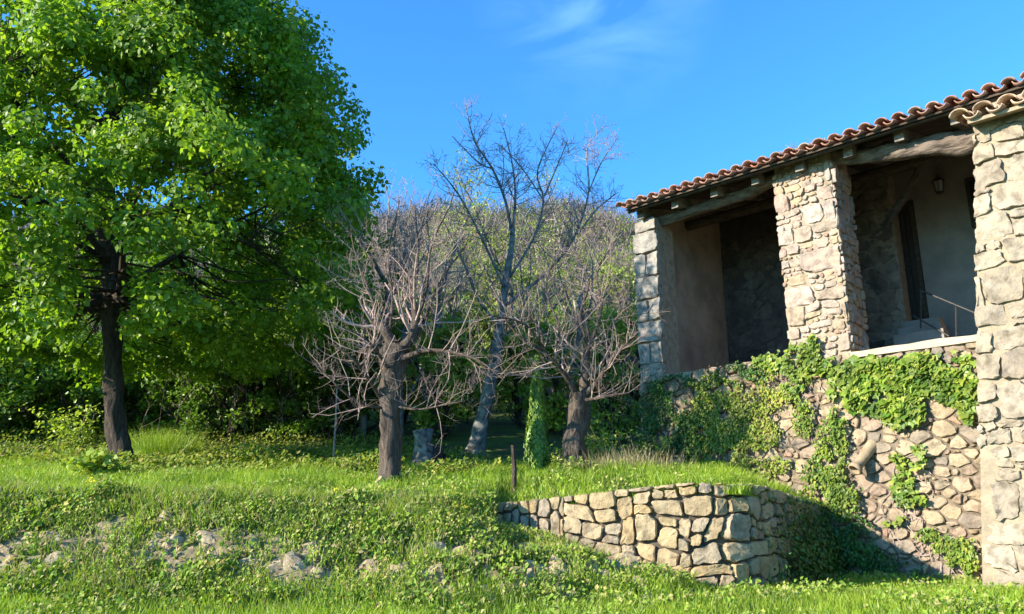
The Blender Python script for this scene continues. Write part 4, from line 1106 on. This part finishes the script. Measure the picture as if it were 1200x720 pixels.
# second row up the slope
for k in range(16):
    px = [-40, 60, 160, 260, 350, 420, 455, 490, 525, 560, 600, 635, 670, 700, 730, 755][k] + rnd.uniform(-8, 8); D = rnd.uniform(30, 42)
    if px > 800: continue
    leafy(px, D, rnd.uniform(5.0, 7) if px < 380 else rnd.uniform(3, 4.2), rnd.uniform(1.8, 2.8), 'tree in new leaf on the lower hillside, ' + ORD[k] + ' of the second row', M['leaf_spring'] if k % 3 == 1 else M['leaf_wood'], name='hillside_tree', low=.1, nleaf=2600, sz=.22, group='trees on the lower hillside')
for k in range(12):
    px = -30 + k * 41 + rnd.uniform(-8, 8)
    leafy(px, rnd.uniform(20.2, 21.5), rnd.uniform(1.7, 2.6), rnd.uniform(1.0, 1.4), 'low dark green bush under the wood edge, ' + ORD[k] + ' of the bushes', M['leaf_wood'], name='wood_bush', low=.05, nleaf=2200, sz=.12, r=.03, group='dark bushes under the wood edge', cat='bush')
# thin bare saplings in the dark wood edge
TENS = ['first', 'second', 'third', 'fourth', 'fifth', 'sixth', 'seventh', 'eighth', 'ninth', 'tenth', 'eleventh']
SAP = ['' for _ in range(22)]
SAPK = [k for k in range(22) if k not in (1, 4, 5, 9, 12, 15, 19)]

for q_, k in enumerate(SAPK): SAP[k] = ('thin bare sapling at the dark wood edge, ' + TENS[q_] + ' rightwards from the big trunk') if q_ < 8 else ('thin bare sapling at the dark wood edge, ' + TENS[14 - q_] + ' leftwards from the pollarded tree')
for k in range(22):
    if k in (1, 4, 5, 9, 12, 15, 19): continue
    px = 165 + k * 12.2 + rnd.uniform(-5, 5); D = rnd.uniform(18.3, 20.5)
    b = at(px, 500, D); base = Vector((b.x, b.y, H(b.x, b.y)))
    t = thing('sapling', SAP[k], 'sapling', base, 'thin saplings along the wood edge')
    tp = branch(base - UPZ * .1, Vector((rnd.uniform(-.22, .22), 0, 1)), rnd.uniform(1.5, 3.4), rnd.uniform(.008, .017), .08, .03, r_end=.4)
    tubes([tp], 'stem', M['bark'], t); tw = []
    sprout(tw, tp[0], tp[1], 0, 1, (3.5,), .15, .05, .3, .3, None, .005); props(tubes(tw, 'twigs', M['twig_grey'], t), kind='stuff')
# hill scrub: far-off cover that reads as one mass
def hill_pts(n, y0, y1):
    y = y0 + (y1 - y0) * rng.random(n) ** .8; x = rng.uniform(-1.5, .9, n) * y; return x, y
x, y = hill_pts(5200, 40, 178); z = height(x, y)
parts = []; n = 100
cr_ = rng.uniform(.7, 2.3, len(x)) * (1 + y / 300)
q = unit(rng.normal(size=(len(x), n, 3)).reshape(-1, 3)).reshape(len(x), n, 3) * (rng.random((len(x), n)) ** .4)[..., None] * cr_[:, None, None]
q[..., 2] = np.abs(q[..., 2]) * 1.25
P = (np.stack([x, y, z], 1)[:, None] + q).reshape(-1, 3)
k = vnoise(P[:, 0], P[:, 1], 9, 51) + vnoise(P[:, 0], P[:, 1], 3, 52) * .6 > -.4
Pg = P[k]; n = len(Pg)
leaf_obj('hill_scrub', [leaves(Pg, rng.normal(size=(n, 3)) * .7 + np.array([0, -.3, .6]), rng.uniform(.16, .38, n), KITE)], M['leaf_scrub'], label='olive green scrub covering the hillside behind the trees', cat='scrub', kind='stuff')
# leafless brush: sprays of thin upright twigs
x, y = hill_pts(14000, 26, 118); z = height(x, y)
k = vnoise(x, y, 13, 71) + vnoise(x, y, 5, 72) > -.12; x, y, z = x[k], y[k], z[k]
P = np.repeat(np.stack([x, y, z + .3], 1), 34, 0); n = len(P)
P += rng.normal(size=(n, 3)) * np.array([.55, .55, .6]) * (1 + P[:, 1:2] / 120)
s_ = 1 + P[:, 1] / 110
leaf_obj('leafless_brush', [blades(P, rng.uniform(.5, 1.9, n) * s_ ** .5, .022 * s_, 1.3)], M['brush'], label='pinkish grey leafless brush over the hillside behind the trees', cat='brush', kind='stuff')

# ------------------------------------------------------------------ smaller plants and objects on the terrace
# slender young cypress
cb = at(631, 572, 13.2); base = Vector((cb.x, cb.y, H(cb.x, cb.y)))
cyp = thing('cypress', 'slender young columnar cypress left of the forked bare tree', 'cypress', base)
htc = at(631, 425, 13.2).z - base.z
mb = MB(); mb.tube([base - UPZ * .1, base + UPZ * htc * .9], [.035, .01], 6); mb.build('trunk', M['bark_brown'], cyp)
n = 9000; f = rng.random(n); an = rng.uniform(0, 6.283, n); rr = np.interp(f, [0, .1, .3, .55, .8, 1], [.12, .18, .19, .125, .075, .02]) * (1 + .9 * vnoise(np.cos(an) * .5 + 3, f * 1.5 + np.sin(an) * .5, .22, 91)) * rng.random(n) ** .4
P = np.stack([base.x + np.cos(an) * rr, base.y + np.sin(an) * rr, base.z + .05 + f * htc], 1)
leaf_obj('foliage', [leaves(P, np.stack([np.cos(an), np.sin(an), rng.normal(.1, .4, n)], 1), rng.uniform(.04, .09, n), KITE, np.stack([rng.normal(0, .3, n), rng.normal(0, .3, n), np.ones(n)], 1))], M['leaf_cypress'], cyp, kind='stuff')
# stump
sb = at(497, 546, 15.5); base = Vector((sb.x, sb.y, H(sb.x, sb.y)))
st = thing('tree_stump', 'grey weathered tree stump with a crooked top between the two bare trees', 'stump', base)
mb = MB(); hs = at(497, 504, 15.5).z - base.z
mb.tube([base + Vector((-.03, 0, -.15)), base + Vector((0, 0, hs * .3)), base + Vector((-.02, 0, hs * .7)), base + Vector((-.06, 0, hs))], [.30, .23, .19, .17], 14, True, .5); mb.build('trunk', M['bark_lichen'], st, smooth_=True)
mb = MB(); mb.tube([base + Vector((.05, .05, -.1)), base + Vector((.24, .05, hs * .45)), base + Vector((.28, .05, hs * .6))], [.24, .17, .05], 10, True, .5); mb.build('side_stub', M['bark'], st, smooth_=True)
# stake
pb = at(602, 580, 11.6); base = Vector((pb.x, pb.y, H(pb.x, pb.y)))
mb = MB(); hp = at(602, 522, 11.6).z - base.z
mb.tube([base - UPZ * .15, base + Vector((.01, 0, hp * .5)), base + Vector((-.015, 0, hp))], [.035, .034, .03], 8, True, .15)
props(mb.build('wooden_stake', M['bark'], origin=base, smooth_=True), 'short dark wooden stake in the grass left of the cypress', 'stake')
# a thin pole with a bare top left of the pollarded tree
pb = at(391, 522, 16.0); base = Vector((pb.x, pb.y, H(pb.x, pb.y)))
mb = MB(); hp = at(391, 455, 16.0).z - base.z
mb.tube([base - UPZ * .15, base + Vector((.015, 0, hp * .5)), base + Vector((0, 0, hp))], [.022, .02, .016], 6, True)
props(mb.build('thin_pole', M['twig_grey'], origin=base), 'thin grey pole standing left of the pollarded trunk', 'pole')
# pale rock by the house
for px, py, D, s_, lab in ((716, 500, 15.5, .22, 'pale boulder on the slope beside the left house corner'), (703, 515, 15, .15, 'smaller pale rock just left of the boulder near the house corner'), (447, 566, 11.8, .10, 'reddish small rock at the left foot of the pollarded trunk')):
    p = at(px, py, D); z = H(p.x, p.y)
    o = link('rock', rnd.choice(ROCKS), None, None, Vector((p.x, p.y, z + s_ * .35))); o.scale = (s_ * 1.2, s_, s_); o.rotation_euler = (.2, .3, px)
    props(o, lab, 'rock', 'rocks on the terrace')
def shrub(px, py, D, w, h, n, sz, mat, label, name='shrub', tmpl=KITE, cat='shrub', stems=9, up=.5):
    p = at(px, py, D); base = Vector((p.x, p.y, H(p.x, p.y)))
    t = thing(name, label, cat, base)
    tw = []; P = []
    for k in range(stems):
        b_ = branch(base - UPZ * .03, Vector((rnd.gauss(0, .5) * w / h, rnd.gauss(0, .5) * w / h, 1)), h * rnd.uniform(.6, 1.05), .008, .12, .02, r_end=.4); tw.append(b_)
        for _ in range(n // stems):
            f = rnd.random() ** .7; q = b_[0][min(len(b_[0]) - 1, int(f * len(b_[0])))]; P.append(tuple(q + Vector((rnd.gauss(0, w * .14), rnd.gauss(0, w * .14), rnd.gauss(0, h * .06)))))
    tubes(tw, 'stems', M['twig'], t)
    P = np.array(P); n = len(P)
    leaf_obj('foliage', [leaves(P, rng.normal(size=(n, 3)) * .5 + np.array([-.1, -.3, .8]), rng.uniform(sz * .6, sz * 1.3, n), tmpl)], mat, t, kind='stuff')
shrub(112, 572, 12.6, .95, .42, 700, .10, M['leaf_spring'], 'low bright broad-leaved plant at the foot of the big tree', name='leafy_plant', tmpl=LOBE, cat='plant', stems=14)
shrub(712, 530, 13.6, .8, 1.0, 700, .07, M['leaf_spring'], 'young green shrub with feathery sprays between forked tree and house')
shrub(655, 548, 13.8, .5, .5, 300, .06, M['leaf_spring'], 'small low green shrub between the cypress and the forked tree')
shrub(675, 560, 12.3, .5, .35, 300, .06, M['leaf_bank'], 'low weedy bush at the foot of the forked tree')
shrub(740, 535, 14.0, .9, .7, 700, .07, M['leaf_bank'], 'dense low bush beside the shaded house corner')
shrub(520, 545, 15.8, .6, .35, 300, .07, M['leaf_bank'], 'low bush just right of the grey stump')
shrub(470, 562, 11.9, .25, .22, 70, .07, M['leaf_ivy'], 'little leafy plant at the right foot of the pollarded trunk', name='leafy_plant', cat='plant', stems=5)
shrub(300, 515, 17.0, 1.0, .6, 500, .09, M['leaf_spring'], 'fern-like green bush at the wood edge left of the thin pole')
shrub(95, 460, 19, 1.2, 1.2, 700, .10, M['leaf_spring'], 'pale green bush behind and left of the big trunk')
# yellow-flowered weeds
for px, py, lab in ((537, 604, 'yellow-flowered weed on the bank crest below the terrace wall end'), (395, 586, 'yellow-flowered weed on the crest left of the pollarded tree'), (108, 574, 'yellow-flowered weed in the grass below the broad-leaved plant')):
    p = on_bank(px, py + 4)
    if p is None: continue
    base = Vector((p.x, p.y, H(p.x, p.y)))
    t = thing('flowering_weed', lab, 'flower', base, 'yellow flowering weeds')
    st_ = []; P = []
    for k in range(7):
        b_ = branch(base, Vector((rnd.gauss(0, .3), rnd.gauss(0, .3), 1)), rnd.uniform(.12, .2), .004, .1, 0, segs=3); st_.append(b_)
        for _ in range(7): P.append(tuple(b_[0][-1] + Vector((rnd.gauss(0, .018), rnd.gauss(0, .018), rnd.gauss(0, .012)))))
    tubes(st_, 'stems', M['grass'], t); P = np.array(P)
    leaf_obj('petals', [leaves(P, rng.normal(size=(len(P), 3)) + np.array([0, -.3, .6]), rng.uniform(.018, .032, len(P)), KITE)], M['flower'], t, kind='stuff')

# ------------------------------------------------------------------ ivy on the house
def ivy(label, blobs, n, sz, mat, tmpl=LOBE, depth=.075, t0=0.0, stems=26, droop=True, name='ivy'):
    """blobs: (px, py, rx, ry, weight) lobes measured on the wall"""
    wts = np.array([b[4] for b in blobs], float); wts /= wts.sum()
    pick = rng.choice(len(blobs), n, p=wts); SZ = []
    for i_ in pick:
        b = blobs[i_]; an = rng.uniform(0, 6.283); rr = math.sqrt(rng.random()) ** 1.15 if rng.random() < .85 else rng.random() * 1.25
        px = b[0] + math.cos(an) * rr * b[2]; py = b[1] + math.sin(an) * rr * b[3]
        SZ.append(fp(px, py, t0))
    SZ = np.array(SZ)
    k = vnoise(SZ[:, 0], SZ[:, 1], .22, 61) + .5 * vnoise(SZ[:, 0], SZ[:, 1], .09, 62) > -.22
    SZ = SZ[k]; n = len(SZ)
    thick = depth * (.6 + 1.2 * np.clip(vnoise(SZ[:, 0], SZ[:, 1], .3, 63) + .4, 0, 1))
    t = t0 - .06 - rng.random(n) ** .7 * thick
    ctr = fp(blobs[0][0], blobs[0][1], t0); org = W(ctr[0], t0, ctr[1])
    root = thing(name, label, 'ivy', org)
    d = np.array(D2); nn = np.array(N2); f0 = np.array(F0)
    P = f0[None] + SZ[:, :1] * d + t[:, None] * nn; P[:, 2] = SZ[:, 1]
    Nn = -nn[None] * .8 + np.array([-.1, 0, .45]) + rng.normal(size=(n, 3)) * .35
    B = np.stack([rng.normal(0, .5, n), rng.normal(0, .5, n), np.full(n, -1.0)], 1) if droop else None
    leaf_obj('foliage', [leaves(P, Nn, rng.uniform(sz * .55, sz * 1.3, n), tmpl, B)], mat, root, kind='stuff')
    mb = MB()
    for k in range(stems):
        i_ = rnd.randrange(n); p = Vector(P[i_]); pts = [p]
        for q in range(5): p = p + D2 * rnd.gauss(0, .07) + UPZ * rnd.uniform(-.14, .02); pts.append(p.copy())
        f_ = lambda p: p - N2 * ((p - F0).dot(N2) - (t0 - .05))
        mb.tube([f_(p) for p in pts], [.007] * 6, 4, False)
    mb.build('vines', M['twig'], root)
ivy('large-leaved bright ivy hanging below the pale ledge of the right bay', [(1040, 449, 48, 36, 4), (1100, 443, 42, 32, 3.2), (1000, 450, 26, 28, 1.6), (1060, 482, 28, 18, .8), (1128, 465, 18, 34, 1.3), (1085, 424, 50, 10, 1.1), (978, 430, 16, 12, .5)], 2150, .115, M['leaf_ivy'])
ivy('creeper with sunlight put into its leaf colour, over the sunlit wall below the left bay', [(850, 470, 40, 35, 3), (875, 510, 40, 32, 3), (840, 520, 30, 30, 2), (905, 460, 28, 25, 1), (820, 470, 20, 22, 1), (890, 545, 40, 14, 1)], 7500, .05, M['leaf_creeper_lit'], KITE, depth=.10)
ivy('creeper with shade put into its leaf colour, on the shaded left part of the wall under the grey pier', [(775, 500, 26, 55, 3), (810, 500, 22, 50, 2.4), (800, 455, 34, 16, 1), (870, 440, 32, 14, 1), (790, 545, 35, 14, 1)], 6500, .055, M['leaf_ivy_shade'], KITE, depth=.09)
ivy('creeper growing up the foot of the central pillar', [(940, 425, 20, 22, 2), (930, 450, 16, 22, 1), (955, 410, 8, 16, .6), (905, 425, 18, 10, .7)], 900, .07, M['leaf_ivy'], depth=.07)
ivy('weedy creeper strip running down the wall left of the clay pipe', [(978, 520, 18, 34, 1.5), (970, 560, 26, 34, 2), (945, 490, 12, 22, .7), (990, 590, 22, 26, 1.3), (985, 490, 10, 14, .5)], 2600, .06, M['leaf_ivy'], KITE, depth=.10)
ivy('small patch of ivy right of the clay pipe', [(1068, 535, 20, 14, 1), (1060, 570, 12, 24, 1), (1075, 590, 14, 12, .6), (1045, 605, 14, 10, .4)], 500, .075, M['leaf_ivy'])
ivy('weeds in the corner between the house wall and the near building', [(1130, 655, 16, 26, 1), (1110, 640, 14, 14, .5), (1090, 625, 10, 8, .3)], 900, .06, M['leaf_ivy'], KITE)
ivy('weeds with leaves darkened to deepen the shadow, climbing the shaded foot of the house wall beside the terrace', [(975, 640, 34, 38, 2.4), (1010, 655, 34, 22, 1.6), (1050, 672, 34, 14, 1), (1090, 680, 26, 8, .5), (1000, 615, 24, 14, .6)], 3600, .06, M['leaf_ivy_shade'], KITE, depth=.12)  # dark leaf colour deepens the shadow at the wall foot
# creeper on the shaded return of the terrace wall, leaf colour darkened for shade
rt = thing('wall_creeper', 'creeper with shade put into its leaf colour, over the shaded return of the terrace wall', 'creeper', Vector(((CC.x + RR.x) / 2, (CC.y + RR.y) / 2, .8)))
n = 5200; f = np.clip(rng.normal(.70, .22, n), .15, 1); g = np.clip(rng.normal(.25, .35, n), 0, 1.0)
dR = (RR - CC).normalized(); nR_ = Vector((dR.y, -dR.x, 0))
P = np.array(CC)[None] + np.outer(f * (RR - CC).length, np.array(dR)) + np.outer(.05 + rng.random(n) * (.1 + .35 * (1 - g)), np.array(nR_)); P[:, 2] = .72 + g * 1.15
leaf_obj('foliage', [leaves(P, rng.normal(size=(n, 3)) * .5 + np.array(nR_) + np.array([0, 0, .5]), rng.uniform(.04, .08, n), KITE)], M['leaf_ivy_shade'], rt, kind='stuff')
# overhanging grass on top of the wall
A_ = []
for u in rng.random(13000) * WLEN:
    p, t, n_ = wpath(u); p = p - n_ * float(rng.uniform(.02, .34)); A_.append((p.x, p.y, ztop(u) - .09))
A_ = np.array(A_); A_ = A_[facade_t(A_[:, 0], A_[:, 1]) < -.02]; f = A_[:, 0]
leaf_obj('crest_grass', [blades(A_, rng.uniform(.05, .17, len(f)), rng.uniform(.007, .012, len(f)), .7)], M['grass'], label='grass fringe along the top of the golden terrace wall', cat='grass', kind='stuff')

f = rng.random(7000); A_ = np.array(CC)[None] * (1 - f[:, None]) + np.array(RR)[None] * f[:, None] - np.outer(rng.uniform(-.02, .5, len(f)), np.array(nR_))
A_[:, 2] = np.interp(f, [0, 1], [Cz, Rz]) - .09
k = facade_t(A_[:, 0], A_[:, 1]) < -.02; A_ = A_[k]
leaf_obj('crest_grass', [blades(A_, rng.uniform(.06, .2, len(A_)), rng.uniform(.007, .012, len(A_)), .8)], M['grass'], label='grass fringe over the shaded return of the terrace wall', cat='grass', kind='stuff')

# ------------------------------------------------------------------ clay pipe, lantern, handrail
c0 = fp(1022, 520, -.02); c1 = fp(1001, 551, -.33)
pa = W(c0[0], .03, c0[1]); pb = W(c1[0], -.33, c1[1])
cp = thing('clay_spout', 'pale clay spout pipe sticking out of the rubble wall', 'pipe', pa)
d = (pb - pa).normalized(); a_ = d.cross(UPZ).normalized(); c_ = d.cross(a_)
prof = [(0, .10), (.3, .095), (.7, .085), (.86, .088), (.88, .108), (1.0, .112), (1.0, .082), (.9, .068), (.4, .065)]
V = []; F = []; n = 18; L = (pb - pa).length; prof = [(a, b * .88) for a, b in prof]
for f, r_ in prof:
    for k in range(n):
        an = 6.28318 * k / n; V.append(pa + d * (f * L) + (a_ * math.cos(an) + c_ * math.sin(an)) * r_)
for i_ in range(len(prof) - 1):
    for k in range(n): k2 = (k + 1) % n; F.append((i_ * n + k, i_ * n + k2, (i_ + 1) * n + k2, (i_ + 1) * n + k))
mb = MB(); mb.add(V, F); mb.build('pipe', M['clay'], cp, smooth_=True)
# lantern on the pale inner wall
lz = fp(1100, 218, TD - .25); lo = W(lz[0], TD - .25, lz[1])
ln = thing('wall_lantern', 'small black iron lantern hanging on the pale wall inside the loggia', 'lantern', lo)
def ngon(mb, c, r0, r1, z0, z1, n=6):
    mb.add([c + Vector((math.cos(k * 6.2832 / n) * r0, math.sin(k * 6.2832 / n) * r0, z0)) for k in range(n)] + [c + Vector((math.cos(k * 6.2832 / n) * r1, math.sin(k * 6.2832 / n) * r1, z1)) for k in range(n)],
           [tuple(range(n))[::-1], tuple(range(n, 2 * n))] + [(k, (k + 1) % n, n + (k + 1) % n, n + k) for k in range(n)])
mb = MB(); ngon(mb, lo, .12, .02, .08, .17); mb.build('cap', M['iron'], ln)
mb = MB(); ngon(mb, lo, .05, .065, -.15, -.12); mb.build('base', M['iron'], ln)
mb = MB(); ngon(mb, lo, .06, .09, -.119, .079); mb.build('glass', mk_plain('lantern_glass', (.25, .25, .24), (.35, .34, .32), 5, rough=.2, bs=0), ln)
for k in range(6):
    an = k * 1.0472; mb = MB(); mb.tube([lo + Vector((math.cos(an) * .066, math.sin(an) * .066, -.12)), lo + Vector((math.cos(an) * .096, math.sin(an) * .096, .08))], [.008, .008], 4); mb.build('bar', M['iron'], ln)
mb = MB(); mb.tube([lo + Vector((0, 0, .17)), lo + Vector((0, 0, .23)), lo + N2 * .12 + Vector((0, 0, .25)), lo + N2 * .25 + Vector((0, 0, .2))], [.01] * 4, 5); mb.build('bracket', M['iron'], ln)
# handrail
TR = 1.7
def fw(px, py, t=TR): s, z = fp(px, py, t); return W(s, t, z)
hr = thing('handrail', 'thin black iron handrail descending inside the loggia beside the door', 'handrail', fw(1119, 390))
mb = MB(); mb.tube([fw(1078, 340), fw(1150, 370)], [.016, .016], 6); mb.build('rail', M['iron'], hr)
mb = MB(); mb.tube([fw(1070, 370), fw(1112, 394)], [.013, .013], 6); mb.build('rail', M['iron'], hr)
mb = MB(); mb.tube([fw(1120, 357), fw(1121, 402)], [.013, .013], 6); mb.build('post', M['iron'], hr)
mb = MB(); mb.tube([fw(1079, 340), fw(1079, 385)], [.013, .013], 6); mb.build('post', M['iron'], hr)
tri = sum(len(o.data.loop_triangles) if o.type == 'MESH' else 0 for o in bpy.data.objects)
print('objects', len(bpy.data.objects))
